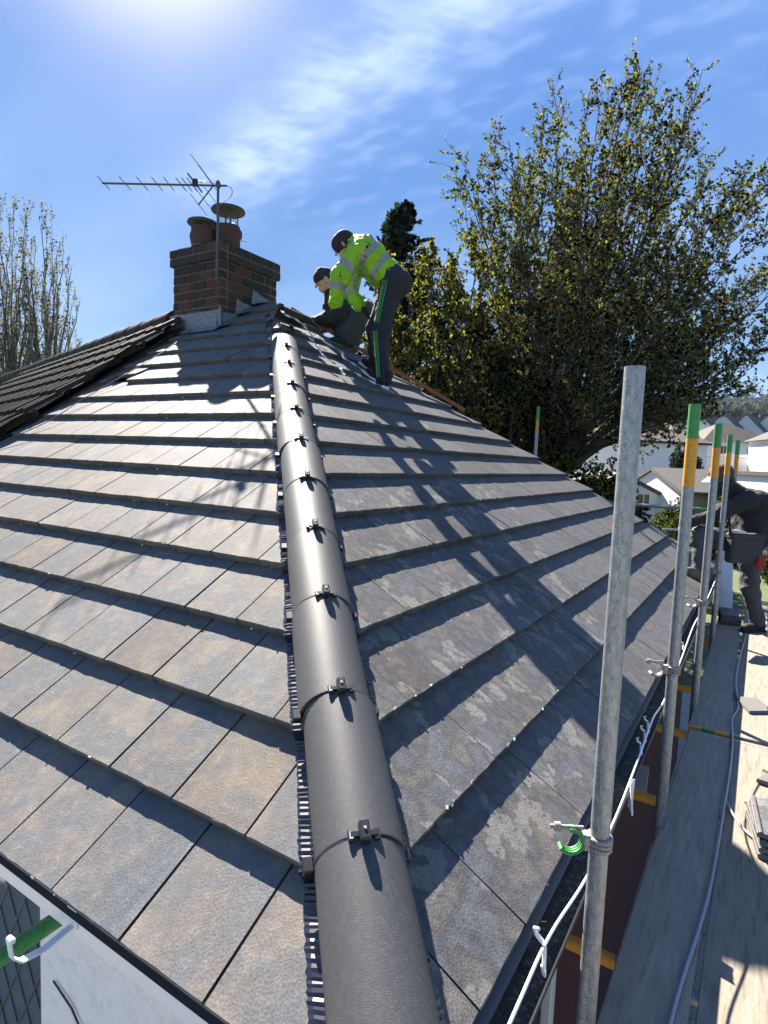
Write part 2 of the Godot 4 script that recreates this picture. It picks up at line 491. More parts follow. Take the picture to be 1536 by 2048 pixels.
func tile_mb(left: bool, k: int, s0: float, s1: float, rng: RandomNumberGenerator, shift := 0.0) -> MB:
	var t0 := k * G + shift
	var t1 := t0 + G + 0.05
	var gap := 0.0040 if left else 0.0010
	var poly := PackedVector2Array()
	for i in 9:
		var f := i / 8.0
		poly.append(Vector2(lerp(s0 + gap, s1 - gap, f), t0 + rng.randf_range(-0.0013, 0.0013) - (0.0012 if i == 3 else 0.0)))
	poly.append(Vector2(s1 - gap, t1)); poly.append(Vector2(s0 + gap, t1))
	var big := 40.0
	var keep: PackedVector2Array
	if left: keep = PackedVector2Array([Vector2(-1.0 * CT + 0.035, -1.0), Vector2(PARTY, -1.0), Vector2(PARTY, PARTY * 2.0), Vector2(6.5 * CT + 0.035, 6.5)])
	else: keep = PackedVector2Array([Vector2(-1.0 * CT + 0.035, -1.0), Vector2(W + CT, -1.0), Vector2(W * 0.5, W * 0.5 / CT - 0.02)])
	var cl := Geometry2D.intersect_polygons(poly, keep)
	var mb := MB.new()
	if cl.is_empty(): return mb
	var pg: PackedVector2Array = cl[0]
	var area := 0.0
	for i in pg.size(): area += pg[i].cross(pg[(i + 1) % pg.size()])
	if abs(area) < 0.003: return mb
	if area < 0.0: pg.reverse()
	var tone := rng.randf_range(0.82, 1.18)
	var warm := rng.randf_range(-0.07, 0.09) if left else rng.randf_range(-0.03, 0.03)
	mb.col = Color(tone * (1.0 + warm), tone, tone * (1.0 - warm))
	var uo := Vector2(rng.randf(), rng.randf())
	var ur := rng.randf_range(-0.2, 0.2)
	var dn := rng.randf_range(-0.0013, 0.0013)
	var tilt := rng.randf_range(-0.004, 0.004)
	var rough: Array = []
	for i in pg.size(): rough.append(rng.randf_range(-0.0012, 0.0012) if pg[i].y < t0 + 0.01 else 0.0)
	var top: Array = []; var edge: Array = []; var bot: Array = []; var uvs: Array = []
	for i in pg.size():
		var p := pg[i]
		var nn: float = -(p.y - t0) * STEP / G + dn + tilt * (p.x - s0) + rough[i]
		var nose := p.y < t0 + 0.01
		top.append(slope_pt(left, p.x, p.y + (0.004 if nose else 0.0), nn))
		edge.append(slope_pt(left, p.x, p.y, nn - (0.004 if nose else 0.0)))
		bot.append(slope_pt(left, p.x, p.y + (0.002 if nose else 0.0), nn - 0.0355))
		uvs.append((p / 1.55).rotated(ur) + uo)
	var up := slope_pt(left, 0, 0, 1) - slope_pt(left, 0, 0, 0)
	var ix := Geometry2D.triangulate_polygon(pg)
	for i in range(0, ix.size(), 3):
		mb.face([top[ix[i]], top[ix[i + 1]], top[ix[i + 2]]], up, [uvs[ix[i]], uvs[ix[i + 1]], uvs[ix[i + 2]]])
	# interlock under the joint with the next tile
	var tl := t0 + 0.001
	var th: float = min(t1, (s0 - 0.05) / CT)
	if not left: th = min(th, (W - s0 - 0.02) / CT)
	elif s0 > PARTY - 0.02: th = 0.0
	if th > tl + 0.02:
		var lp: Array = []
		for q in [[s0 - 0.014, tl], [s0 + 0.014, tl], [s0 + 0.014, th], [s0 - 0.014, th]]:
			lp.append(slope_pt(left, q[0], q[1], -(float(q[1]) - t0) * STEP / G - (0.027 if left else 0.010)))
		mb.face(lp, up, [uo, uo, uo, uo])
	var mid := Vector3.ZERO
	for p in top: mid += p
	mid /= top.size()
	for i in pg.size():
		var j := (i + 1) % pg.size()
		var out: Vector3 = (top[i] + top[j]) * 0.5 - mid
		if pg[i].y < t0 + 0.01 and pg[j].y < t0 + 0.01:
			mb.face([top[i], top[j], edge[j], edge[i]], out + up * 0.1, [uvs[i], uvs[j], uvs[j], uvs[i]])
		mb.face([edge[i], edge[j], bot[j], bot[i]], out, [uvs[i], uvs[j], uvs[j] + Vector2(0.014, 0.01), uvs[i] + Vector2(0.014, 0.01)])
	return mb

func seen_size(p: Vector3) -> float:
	var l := cam_b.inverse() * (p - cam_o)
	if l.z > -0.1: return 0.0
	var u := 1200.7 * l.x / -l.z
	var v := 1200.7 * l.y / -l.z
	if abs(u) > 840.0 or abs(v) > 1100.0: return 0.001
	return 1.0 / -l.z

func box_mesh(h: Vector3, m: Material, ch := 0.0) -> ArrayMesh:
	var mb := MB.new()
	mb.box(Vector3.ZERO, h, Basis.IDENTITY, ch)
	return mb.mesh(m)

func new_house() -> void:
	var rng := RandomNumberGenerator.new()
	rng.seed = 5
	var ho := thing("bungalow", "bungalow with new grey tiled hip roof and brick chimney, filling the foreground", "house")
	# roof: the boarded volume under the tiles
	var mb := MB.new()
	var lo := -0.075
	var A := [H(0.03, 0.03, lo), H(PARTY, 0.03, lo), H(PARTY, W - 0.03, lo), H(0.03, W - 0.03, lo)]
	var zr := W * 0.5 * TT - 0.10
	var r0 := H(W * 0.5, W * 0.5, zr)
	var r1 := H(PARTY, W * 0.5, zr)
	mb.face([A[0], A[1], r1, r0], Vector3(-1, 1, 0))
	mb.face([A[0], A[3], r0], Vector3(0, 1, 1))
	mb.face([A[3], A[2], r1, r0], Vector3(1, 1, 0))
	mb.face([A[1], A[2], r1], Vector3(0, 0, -1))
	mb.face([A[0], A[1], A[2], A[3]], Vector3.DOWN)
	var roof := part("roof", mb.mesh(M.underlay), ho)
	# tiles
	var list: Array = []
	for side in 2:
		var left := side == 0
		for k in 16:
			var t0 := k * G
			var lo_s := t0 * CT
			var hi_s := PARTY if left else W - t0 * CT
			var off := 0.505 + 0.1505 * k if left else 0.33 + 0.148 * k
			var s: float = off - ceil((off - lo_s) / TW) * TW
			while s < hi_s:
				var shift := 0.0
				if left and k == 10 and s > 4.45 and s < 4.75: shift = 0.13
				var tm := tile_mb(left, k, s, s + TW, rng, shift)
				if tm.v.size() > 0:
					var ct := Vector3.ZERO
					for q in tm.v: ct += q
					ct /= tm.v.size()
					list.append([seen_size(ct), tm, "tile" if left else ("tile_scuffed" if (k < 6 and s < 2.6 + 0.25 * k) or rng.randf() < 0.12 else "tile_grey")])
				s += TW
	list.sort_custom(func(x, y): return x[0] > y[0])
	var restl := MB.new()
	var restr := MB.new()
	for i in list.size():
		var tm: MB = list[i][1]
		if i < 300:
			part("tile", tm.mesh(M[list[i][2]]), roof)
		else:
			var r: MB = restl if list[i][2] == "tile" else restr
			r.v.append_array(tm.v); r.n.append_array(tm.n); r.uv.append_array(tm.uv); r.c.append_array(tm.c)
	var rm := ArrayMesh.new()
	restl.into(rm, M.tile); restr.into(rm, M.tile_grey)
	kindof(part("tile", rm, roof), "stuff")
	# pale chips of mortar caught along the lower edges
	var chips := MB.new()
	for i in 44:
		var kk := rng.randi_range(1, 5)
		var ss := kk * G * CT + 0.25 + pow(rng.randf(), 1.6) * 3.2
		chips.box(slope_pt(false, ss, kk * G + rng.randf_range(-0.001, 0.006), 0.001), Vector3(rng.randf_range(0.002, 0.011), rng.randf_range(0.001, 0.0025), rng.randf_range(0.0015, 0.004)), Basis.from_euler(Vector3(rng.randf(), rng.randf(), rng.randf()) * 0.6), 0.001)
	for i in 14:
		var kk := rng.randi_range(0, 4)
		var ss := kk * G * CT + 0.25 + rng.randf() * 2.0
		chips.box(slope_pt(true, ss, kk * G + rng.randf_range(-0.001, 0.006), 0.001), Vector3(rng.randf_range(0.0015, 0.004), rng.randf_range(0.001, 0.0025), rng.randf_range(0.002, 0.011)), Basis.from_euler(Vector3(rng.randf(), rng.randf(), rng.randf()) * 0.6), 0.001)
	kindof(part("mortar_chips", chips.mesh(mat(LC(0.30, 0.29, 0.27), 0.9)), roof), "stuff")
	print("tiles ", list.size())
	hip(ho, rng)
	# eaves, walls
	var fa := MB.new()
	fa.box(H((PARTY + 0.06) * 0.5, 0.057, -0.095), Vector3(0.009, 0.05, (PARTY - 0.06) * 0.5), Basis.IDENTITY, 0.003)
	var fl := part("fascia", fa.mesh(M.pvc), ho, "white plastic fascia board")
	var so := MB.new()
	so.box(H(PARTY * 0.5 + 0.12, 0.185, -0.140), Vector3(0.118, 0.005, PARTY * 0.5 - 0.13))
	part("soffit", so.mesh(M.pvc), ho)
	var ev := MB.new()
	ev.box(H((PARTY + 0.1) * 0.5, 0.045, -0.034), Vector3(0.02, 0.004, PARTY * 0.5 - 0.06))
	part("eaves_strip", ev.mesh(M.black_plastic), ho)
	var br := MB.new()
	for y in [[0.0, 0]]:
		var o := H(1.07, 0.046, -0.085)
		br.box(o, Vector3(0.004, 0.035, 0.022), Basis.IDENTITY, 0.002)
		var pr := [H(1.07, 0.04, -0.115), H(1.07, -0.03, -0.128), H(1.07, -0.09, -0.120), H(1.07, -0.112, -0.095), H(1.07, -0.118, -0.05)]
		for i in 4: br.bar(pr[i], pr[i + 1], 0.022, 0.005, Vector3.UP if i < 2 else Vector3(-1, 0.3, 0), 0.001)
		br.box(pr[4] + Vector3(0.004, 0.004, 0), Vector3(0.007, 0.007, 0.013), Basis.IDENTITY, 0.003)
	part("gutter_bracket", br.mesh(M.pvc), fl)
	var fr := MB.new()
	fr.box(H(0.075, W * 0.5, -0.125), Vector3(W * 0.5 - 0.08, 0.085, 0.012), Basis.IDENTITY, 0.003)
	part("fascia", fr.mesh(M.fascia_dark), ho, "old dark mossy fascia board")
	var tr := MB.new()
	tr.box(H(0.012, W * 0.5, -0.0475), Vector3(W * 0.5 - 0.03, 0.010, 0.018))
	part("eaves_strip", tr.mesh(mat(LC(0.10, 0.11, 0.13), 0.4)), ho, "blue-grey eaves tray")
	# old half-round gutter along the right eave, full of mossy silt
	var gu := MB.new()
	var gs := MB.new()
	for i in 10:
		var a0 := PI + PI * i / 10.0
		var a1 := PI + PI * (i + 1) / 10.0
		for rr in [0.060, 0.055]:
			gu.face([H(-0.022 + cos(a0) * rr, 0.0, -0.075 + sin(a0) * rr), H(-0.022 + cos(a1) * rr, 0.0, -0.075 + sin(a1) * rr), H(-0.022 + cos(a1) * rr, W, -0.075 + sin(a1) * rr), H(-0.022 + cos(a0) * rr, W, -0.075 + sin(a0) * rr)], HD(cos(a0), 0, sin(a0)) * (1.0 if rr > 0.057 else -1.0))
	gu.bar(H(-0.0795, 0.0, -0.073), H(-0.0795, W, -0.073), 0.007, 0.007, Vector3.UP, 0.002)
	var gp := part("gutter", gu.mesh(M.black_plastic), ho, "old black gutter")
	var gn := nz(99, 14.0, 3)
	for i in 300:
		for k in 4:
			var q: Array = []
			for d in [[0, 0], [0, 1], [1, 1], [1, 0]]:
				var bb: float = W * (i + d[0]) / 300.0
				var aa: float = -0.022 + lerp(-0.0515, 0.0515, (k + d[1]) / 4.0)
				q.append(H(aa, bb, -0.094 + 0.012 * gn.get_noise_2d(aa * 3.0, bb)))
			gs.face(q, Vector3.UP)
	part("mossy_silt", gs.mesh(M.fascia_dark), gp)
	var wl := MB.new()
	var w0 := 0.30
	# left wall with the window opening (a 1.72 to 3.0, z -1.55 to -0.42)
	var wa := [[0.31, 1.72, -E, -0.145], [1.72, 3.0, -E, -1.75], [1.72, 3.0, -0.30, -0.145], [3.0, PARTY, -E, -0.145]]
	for q in wa:
		wl.box(H((q[0] + q[1]) * 0.5, w0 + 0.125, (q[2] + q[3]) * 0.5), Vector3(0.125, (q[3] - q[2]) * 0.5, (q[1] - q[0]) * 0.5))
	part("wall", wl.mesh(M.render), ho, "smooth white rendered wall")
	var wr := MB.new()
	wr.box(H(0.38, (W + 0.3) * 0.5, (-E - 0.15) * 0.5), Vector3((W - 0.9) * 0.5 + 0.14, (E - 0.15) * 0.5, 0.12))
	part("wall", wr.mesh(M.red_wall), ho, "dark red brick wall")
	var wb := MB.new()
	wb.box(H(PARTY * 0.5, W - 0.42, (-E - 0.15) * 0.5), Vector3(0.12, (E - 0.15) * 0.5, PARTY * 0.5 - 0.5))
	part("wall", wb.mesh(M.red_wall), ho)
	# leaded window
	var wf := MB.new()
	for q in [[1.735, 1.735, -1.75, -0.30], [2.985, 2.985, -1.75, -0.30]]:
		wf.box(H(q[0], w0 + 0.03, (q[2] + q[3]) * 0.5), Vector3(0.02, 0.725, 0.014), Basis.IDENTITY, 0.003)
	for z in [-1.735, -0.315]:
		wf.box(H(2.36, w0 + 0.03, z), Vector3(0.02, 0.014, 0.609), Basis.IDENTITY, 0.003)
	var win := part("window", wf.mesh(M.lead_came), ho, "window with diamond leaded glass")
	var wp := MB.new()
	wp.box(H(2.36, w0 + 0.032, -1.025), Vector3(0.003, 0.695, 0.609))
	part("pane", wp.mesh(M.pane), win)
	var ld := MB.new()
	var ok := Rect2(1.752, -1.72, 1.216, 1.39)
	for i in range(-14, 22):
		for sgn in [1.0, -1.0]:
			# lines of slope 1.75 across the opening, cut to it
			var a0 := 1.752 + i * 0.13
			var pa := Vector2(a0, -1.72)
			var pb := Vector2(a0 + sgn * 1.39 / 1.75, -0.33)
			var lo_t := 0.0
			var hi_t := 1.0
			var dx := pb.x - pa.x
			var ta := (ok.position.x - pa.x) / dx
			var tb := (ok.end.x - pa.x) / dx
			lo_t = max(lo_t, min(ta, tb)); hi_t = min(hi_t, max(ta, tb))
			if hi_t - lo_t > 0.02:
				var x := pa.lerp(pb, lo_t)
				var y := pa.lerp(pb, hi_t)
				ld.bar(H(x.x, w0 + 0.027, x.y), H(y.x, w0 + 0.027, y.y), 0.007, 0.004 + 0.001 * sgn, Vector3(-1, 0, 0))
	part("lead_lattice", ld.mesh(M.lead_came), win)
	var cu := MB.new()
	for i in 30:
		var x0 := 1.73 + i * 0.0425
		cu.face([H(x0, w0 + 0.16 + 0.02 * (i % 2), -1.75), H(x0 + 0.0425, w0 + 0.16 + 0.02 * ((i + 1) % 2), -1.75), H(x0 + 0.0425, w0 + 0.16 + 0.02 * ((i + 1) % 2), -0.3), H(x0, w0 + 0.16 + 0.02 * (i % 2), -0.3)], Vector3(-1, 0, 0))
	part("curtain", cu.mesh(M.curtain), win)
	# white downpipe and window frame on the brick wall
	var dp := MB.new()
	dp.box(H(0.235, 1.86, -1.45), Vector3(0.035, 1.25, 0.024), Basis.IDENTITY, 0.006)
	part("downpipe", dp.mesh(M.pvc), ho)
	var wc := MB.new()
	wc.tube([H(1.62, 0.292, -0.76), H(1.5, 0.29, -0.80), H(1.42, 0.29, -0.87), H(1.33, 0.29, -0.92), H(1.26, 0.29, -1.03), H(1.2, 0.29, -1.15), H(1.19, 0.29, -1.6)], [0.004], 6)
	part("wall_cable", wc.mesh(M.cable), ho)
	chimney(ho, rng)

func hip(ho: Node3D, rng: RandomNumberGenerator) -> void:
	var hv := HD(CT, CT, ST).normalized()
	var side := HD(-1, 1, 0).normalized()
	var up := side.cross(hv).normalized()
	if up.y < 0.0: up = -up
	var cap := Node3D.new()
	cap.name = "hip_capping"
	ho.add_child(cap)
	var L := 0.45
	var start := 0.5157 - 2.0 * L
	var base_n := -0.022
	var R := 0.112
	for j in 12:
		var h0 := start + j * L + 0.0035
		var h1 := start + (j + 1) * L - 0.0035
		if j == 11: h1 = h0 + 0.36
		var mb := MB.new()
		var dz := rng.randf_range(-0.003, 0.003)
		var dy := rng.randf_range(-0.006, 0.006)
		var tn := rng.randf_range(0.82, 1.2)
		mb.col = Color(tn, tn, tn * rng.randf_range(0.98, 1.03))
		var N := 20
		var prof: Array = []
		var pn: Array = []
		for i in N + 1:
			var an: float = lerp(-0.06, PI + 0.06, i / float(N))
			prof.append(side * cos(an) * R + up * (sin(an) * R * 1.0 + base_n + dz))
			pn.append((side * cos(an) + up * sin(an)).normalized())
		var b0 := H(0, 0, 0) + side * dy
		for ends in [[h0, h0 + 0.004, 0.003, 0.0], [h0 + 0.004, h1 - 0.004, 0.0, 0.0], [h1 - 0.004, h1, 0.0, 0.003]]:
			for i in N:
				var pts: Array = []
				for q in [[i, 0], [i + 1, 0], [i + 1, 1], [i, 1]]:
					var hh: float = ends[q[1]]
					var inset: float = ends[2 + q[1]]
					pts.append(b0 + hv * hh + prof[q[0]] - pn[q[0]] * inset)
				var u0 := Vector2(i * 0.02, ends[0])
				mb.tri(pts[0], pts[1], pts[2], pn[i], pn[i + 1], pn[i + 1])
				mb.tri(pts[0], pts[2], pts[3], pn[i], pn[i + 1], pn[i])
		for e in [[h0, -1.0], [h1, 1.0]]:
			for i in N:
				var o: Vector3 = b0 + hv * float(e[0])
				mb.face([o + prof[i] - pn[i] * 0.003, o + prof[i + 1] - pn[i + 1] * 0.003, o + prof[i + 1] - pn[i + 1] * 0.016, o + prof[i] - pn[i] * 0.016], hv * float(e[1]))
		part("ridge_tile", mb.mesh(M.ridge), cap)
		# clamp and seal over the joint at the top end of the tile below
		if j >= 1 and j <= 11:
			var hj := start + j * L
			var cm := ArrayMesh.new()
			var k := MB.new()
			var ctr := H(0, 0, 0) + hv * hj + up * (R + base_n)
			var bs := Basis(side, up, -hv)
			# seal ring in the joint
			for i in N:
				for lay in [[R - 0.004, R - 0.012]]:
					var q0 := H(0, 0, 0) + hv * hj
					var e0: Vector3 = side * cos(lerp(0.0, PI, i / float(N))) + up * sin(lerp(0.0, PI, i / float(N)))
					var e1: Vector3 = side * cos(lerp(0.0, PI, (i + 1) / float(N))) + up * sin(lerp(0.0, PI, (i + 1) / float(N)))
					k.face([q0 + up * base_n + e0 * lay[0] - hv * 0.005, q0 + up * base_n + e1 * lay[0] - hv * 0.005, q0 + up * base_n + e1 * lay[0] + hv * 0.005, q0 + up * base_n + e0 * lay[0] + hv * 0.005], e0)
			k.box(ctr + up * 0.014, Vector3(0.0125, 0.014, 0.026), bs, 0.005)
			k.box(ctr + up * 0.002 + hv * 0.002, Vector3(0.033, 0.004, 0.007), bs, 0.001)
			for s in [-1.0, 1.0]:
				k.box(ctr + side * s * 0.031 - up * 0.0005, Vector3(0.0075, 0.005, 0.014), bs, 0.002)
			# end lugs at the foot of the joint
			k.box(H(0, 0, 0) + hv * hj - side * (R + 0.012) + up * (base_n + 0.004), Vector3(0.014, 0.012, 0.02), bs, 0.004)
			k.box(H(0, 0, 0) + hv * hj + side * (R + 0.008) + up * (base_n + 0.002), Vector3(0.010, 0.009, 0.014), bs, 0.004)
			k.into(cm, M.black_plastic)
			var sc := MB.new()
			sc.tube([ctr + up * 0.027, ctr + up * 0.0305, ctr + up * 0.0315], [0.0042, 0.0042, 0.0028], 8)
			sc.box(ctr - side * 0.031 + up * 0.005, Vector3(0.0045, 0.0008, 0.009), bs)
			sc.into(cm, M.screw)
			part("clamp", cm, cap)
	# pleated black roll either side, dressed down over the tiles
	for left in [true, false]:
		var mb := MB.new()
		var q := 0.0
		var prev: Array = []
		var i := 0
		while q < 5.9:
			var t := q * 0.8
			# along the hip at slope distance t; the strip runs from 0.07 to 0.15 out from the hip line
			var k := int(floor(t / G))
			var fr := t - k * G
			var n := -fr * STEP / G
			var zig := 0.0028 if i % 2 else -0.0005
			zig += rng.randf_range(-0.0012, 0.0012)
			var wob := 0.004 * sin(q * 7.0) + rng.randf_range(-0.003, 0.003)
			if n > -0.0035: n = -0.0035
			var row: Array = []
			for m in 4:
				var outw: float = [0.128, 0.150, 0.174, 0.184 + wob][m]
				var lift: float = [0.016, 0.007, 0.005, 0.003][m]
				var zz: float = zig * [0.3, 1.0, 1.0, 0.2][m]
				row.append(slope_pt(left, t * CT + outw, t + rng.randf_range(-0.001, 0.001) - 0.35 * (outw - 0.128), n + lift + zz))
			if prev.size():
				for m in 3:
					mb.face([prev[m], prev[m + 1], row[m + 1], row[m]], Vector3.UP)
			prev = row
			q += rng.randf_range(0.006, 0.0105)
			i += 1
		part("pleated_roll", mb.mesh(M.pleat), cap)

func chimney(ho: Node3D, rng: RandomNumberGenerator) -> void:
	var a0 := 4.58; var a1 := 5.34; var b0 := 3.735; var b1 := 4.60
	var z0 := 2.1
	var ch := 0.094
	var rows := 13
	var zt := 3.405
	var core := MB.new()
	core.box(H((a0 + a1) * 0.5, (b0 + b1) * 0.5, (z0 + zt) * 0.5 - 0.005), Vector3((b1 - b0) * 0.5 - 0.009, (zt - z0) * 0.5 - 0.003, (a1 - a0) * 0.5 - 0.009))
	core.box(H((a0 + a1) * 0.5, (b0 + b1) * 0.5, zt - ch), Vector3((b1 - b0) * 0.5 + 0.021, ch - 0.008, (a1 - a0) * 0.5 + 0.021))
	# cement flaunching on top
	var q: Array = []
	for f in [[0.02, 0.0], [-0.16, 0.055]]:
		q.append([H(a0 - f[0], b0 - f[0], zt + f[1]), H(a1 + f[0], b0 - f[0], zt + f[1]), H(a1 + f[0], b1 + f[0], zt + f[1]), H(a0 - f[0], b1 + f[0], zt + f[1])])
	for i in 4:
		var j := (i + 1) % 4
		core.face([q[0][i], q[0][j], q[1][j], q[1][i]], Vector3.UP)
	core.face(q[1], Vector3.UP)
	var chm := part("chimney", core.mesh(M.mortar), ho, "weathered red brick chimney stack")
	for r in rows:
		var z := zt - (r + 0.5) * ch
		var grow := 0.03 if r < 2 else 0.0
		# faces: 0 faces the left eave (runs along a), 1 faces the right eave (runs along b), 2 and 3 behind
		for fc in 4:
			var alongA := fc % 2 == 0
			var lo := (a0 if alongA else b0) - grow
			var hi := (a1 if alongA else b1) + grow
			if not alongA:
				lo += 0.105; hi -= 0.105
			var s := lo
			var first := 0.225 if (r % 2 == 0) == alongA else 0.115
			var ln := first
			while s < hi - 0.03:
				var e: float = min(s + ln, hi)
				if hi - e < 0.05: e = hi
				var half := (e - s) * 0.5 - 0.0062
				var out := rng.randf_range(-0.005, 0.006)
				var c := (s + e) * 0.5
				var dp := 0.05
				var o: Vector3
				var hh: Vector3
				if alongA:
					var bb := b0 - grow + dp - out if fc == 0 else b1 + grow - dp + out
					o = H(c, bb, z); hh = Vector3(dp, ch * 0.5 - 0.0068, half)
				else:
					var aa := a0 - grow + dp - out if fc == 1 else a1 + grow - dp + out
					o = H(aa, c, z); hh = Vector3(half, ch * 0.5 - 0.0068, dp)
				var mb := MB.new()
				mb.box(Vector3.ZERO, hh, Basis.from_euler(Vector3(rng.randf_range(-0.01, 0.01), rng.randf_range(-0.01, 0.01), rng.randf_range(-0.012, 0.012))), 0.004)
				var w := rng.randf()
				var mk := 2 if r < 3 and w < 0.55 else (0 if w < 0.45 else (1 if w < 0.75 else (2 if w < 0.88 else 3)))
				if r >= 3 and fc == 1 and w > 0.5: mk = 2
				var hid: bool = z < (W * 0.5 - abs(c - W * 0.5)) * TT - 0.25 if not alongA else (fc == 0 and z < b0 * TT - 0.15)
				if not hid:
					var bo := part("brick", mb.mesh(M["brick%d" % mk]), chm)
					bo.position = o
				s = e
				ln = 0.225
	# pots with rain cowls
	for p in [[5.12, 3.95, 0.165, 0.128, "short"], [4.94, 4.16, 0.245, 0.143, "tall"]]:
		var o := H(p[0], p[1], zt + 0.02)
		var rr: float = p[3]
		var pm := MB.new()
		var prof := [[0.0, rr * 0.92], [0.08, rr * 0.92], [0.10, rr * 0.97], [p[2] - 0.05, rr * 0.98], [p[2] - 0.03, rr * 1.1], [p[2], rr * 1.12], [p[2] + 0.03, rr * 1.1], [p[2] + 0.04, rr * 0.95], [p[2] + 0.075, rr * 0.93], [p[2] + 0.08, rr * 0.8]]
		if p[4] == "short": prof = [[0.0, rr * 0.85], [0.06, rr * 0.85], [0.075, rr * 0.95], [0.15, rr * 1.08], [0.185, rr * 1.08], [0.195, rr * 0.98], [0.26, rr * 0.96], [0.262, rr * 0.8]]
		var path: Array = []
		var rad: Array = []
		for k in prof:
			path.append(o + Vector3.UP * float(k[0])); rad.append(k[1])
		pm.tube(path, rad, 24)
		var pot := part("chimney_pot", pm.mesh(M.clay), ho)
		var hgt: float = prof[prof.size() - 1][0]
		var cw := MB.new()
		var gap := 0.165 if p[4] == "tall" else 0.05
		var cr := 0.19 if p[4] == "tall" else 0.168
		cw.tube([o + Vector3.UP * (hgt + gap - 0.012), o + Vector3.UP * (hgt + gap), o + Vector3.UP * (hgt + gap + 0.018), o + Vector3.UP * (hgt + gap + 0.045), o + Vector3.UP * (hgt + gap + 0.055)], [cr * 0.98, cr, cr * 0.96, cr * 0.55, cr * 0.1], 32)
		part("rain_cap", cw.mesh(M.cowl), pot)
		var st := MB.new()
		for i in 4:
			var an := i * PI * 0.5 + 0.5
			var d := Vector3(cos(an), 0, sin(an)) * rr * 0.72
			st.bar(o + d + Vector3.UP * (hgt - 0.03), o + d + Vector3.UP * (hgt + gap), 0.02, 0.004, d)
		part("strut", st.mesh(M.steel), pot)
		if p[4] == "tall":
			var ms := MB.new()
			for i in 28:
				var an := TAU * i / 28.0
				var d := Vector3(cos(an), 0, sin(an)) * rr * 0.8
				ms.rod(o + d + Vector3.UP * hgt, o + d + Vector3.UP * (hgt + gap), 0.0018, 4)
			for z in [0.03, 0.075, 0.12]:
				var ring: Array = []
				for i in 25: ring.append(o + Vector3(cos(TAU * i / 24.0), 0, sin(TAU * i / 24.0)) * rr * 0.8 + Vector3.UP * (hgt + z))
				ms.tube(ring, [0.0018], 4, false)
			part("bird_mesh", ms.mesh(M.steel), pot)
			var bt := MB.new()
			var d2 := HD(-0.845, 0.533, 0).normalized()
			bt.rod(o + d2 * (rr * 1.05) + Vector3.UP * 0.17, o + d2 * (rr * 1.05 + 0.06) + Vector3.UP * 0.17, 0.004, 6)
			bt.rod(o + d2 * (rr * 1.05 + 0.06) + Vector3.UP * 0.17, o + d2 * (rr * 1.05 + 0.07) + Vector3.UP * 0.17, 0.009, 6)
			part("clamp_bolt", bt.mesh(M.steel), pot)
		else:
			var rg := MB.new()
			var ring: Array = []
			for i in 25: ring.append(o + Vector3(cos(TAU * i / 24.0), 0, sin(TAU * i / 24.0)) * rr * 0.9 + Vector3.UP * 0.055)
			rg.tube(ring, [0.006], 5, false)
			part("wire_tie", rg.mesh(M.lead), pot)
	# lead: apron along the front, stepped pieces up the side
	var ap := MB.new()
	var zf := b0 * TT
	for i in 7:
		var x0: float = lerp(a0 - 0.05, a1 + 0.04, i / 7.0)
		var x1: float = lerp(a0 - 0.05, a1 + 0.04, (i + 1) / 7.0)
		var j0 := 0.004 * sin(i * 2.3)
		var j1 := 0.004 * sin((i + 1) * 2.3)
		ap.face([H(x0, b0 - 0.012 + j0, zf - 0.01), H(x1, b0 - 0.012 + j1, zf - 0.01), H(x1, b0 - 0.008, zf + 0.155 + j1), H(x0, b0 - 0.008, zf + 0.155 + j0)], Vector3(-1, 0.1, 0))
		ap.face([H(x0, b0 - 0.012 + j0, zf - 0.01), H(x1, b0 - 0.012 + j1, zf - 0.01), H(x1, b0 - 0.13 + j1 * 2, zf - 0.088 + j1), H(x0, b0 - 0.13 + j0 * 2, zf - 0.088 + j0)], Vector3(-0.4, 1, 0))
	part("lead_apron", ap.mesh(M.lead), ho)
	var bs := [3.72, 3.98, 4.22]
	for i in 3:
		var st := MB.new()
		var ba: float = bs[i]
		var zz := (ba) * TT
		var aa := a0 - 0.007 - i * 0.002
		st.face([H(aa, ba - 0.04, zz - 0.02), H(aa, ba + 0.30, zz + 0.17 - i * 0.05), H(aa, ba + 0.06, zz + 0.145 - i * 0.01), H(aa, ba - 0.02, zz + 0.165 - i * 0.01)], Vector3(0, 0, 1))
		st.face([H(aa, ba - 0.04, zz - 0.02), H(aa, ba + 0.30, zz + 0.17 - i * 0.05), H(aa - 0.13, ba + 0.30, zz + 0.165 - i * 0.05), H(aa - 0.13, ba - 0.04, zz - 0.015)], Vector3(0, 1, 0.3))
		part("lead_step", st.mesh(M.lead), ho)
	var tab := MB.new()
	tab.tube([H(a0 - 0.03, b0 - 0.03, zf + 0.17), H(a0 - 0.035, b0 - 0.035, zf + 0.05), H(a0 - 0.05, b0 - 0.05, zf - 0.03)], [0.016, 0.024, 0.014], 6)
	part("lead_fold", tab.mesh(M.lead), ho)

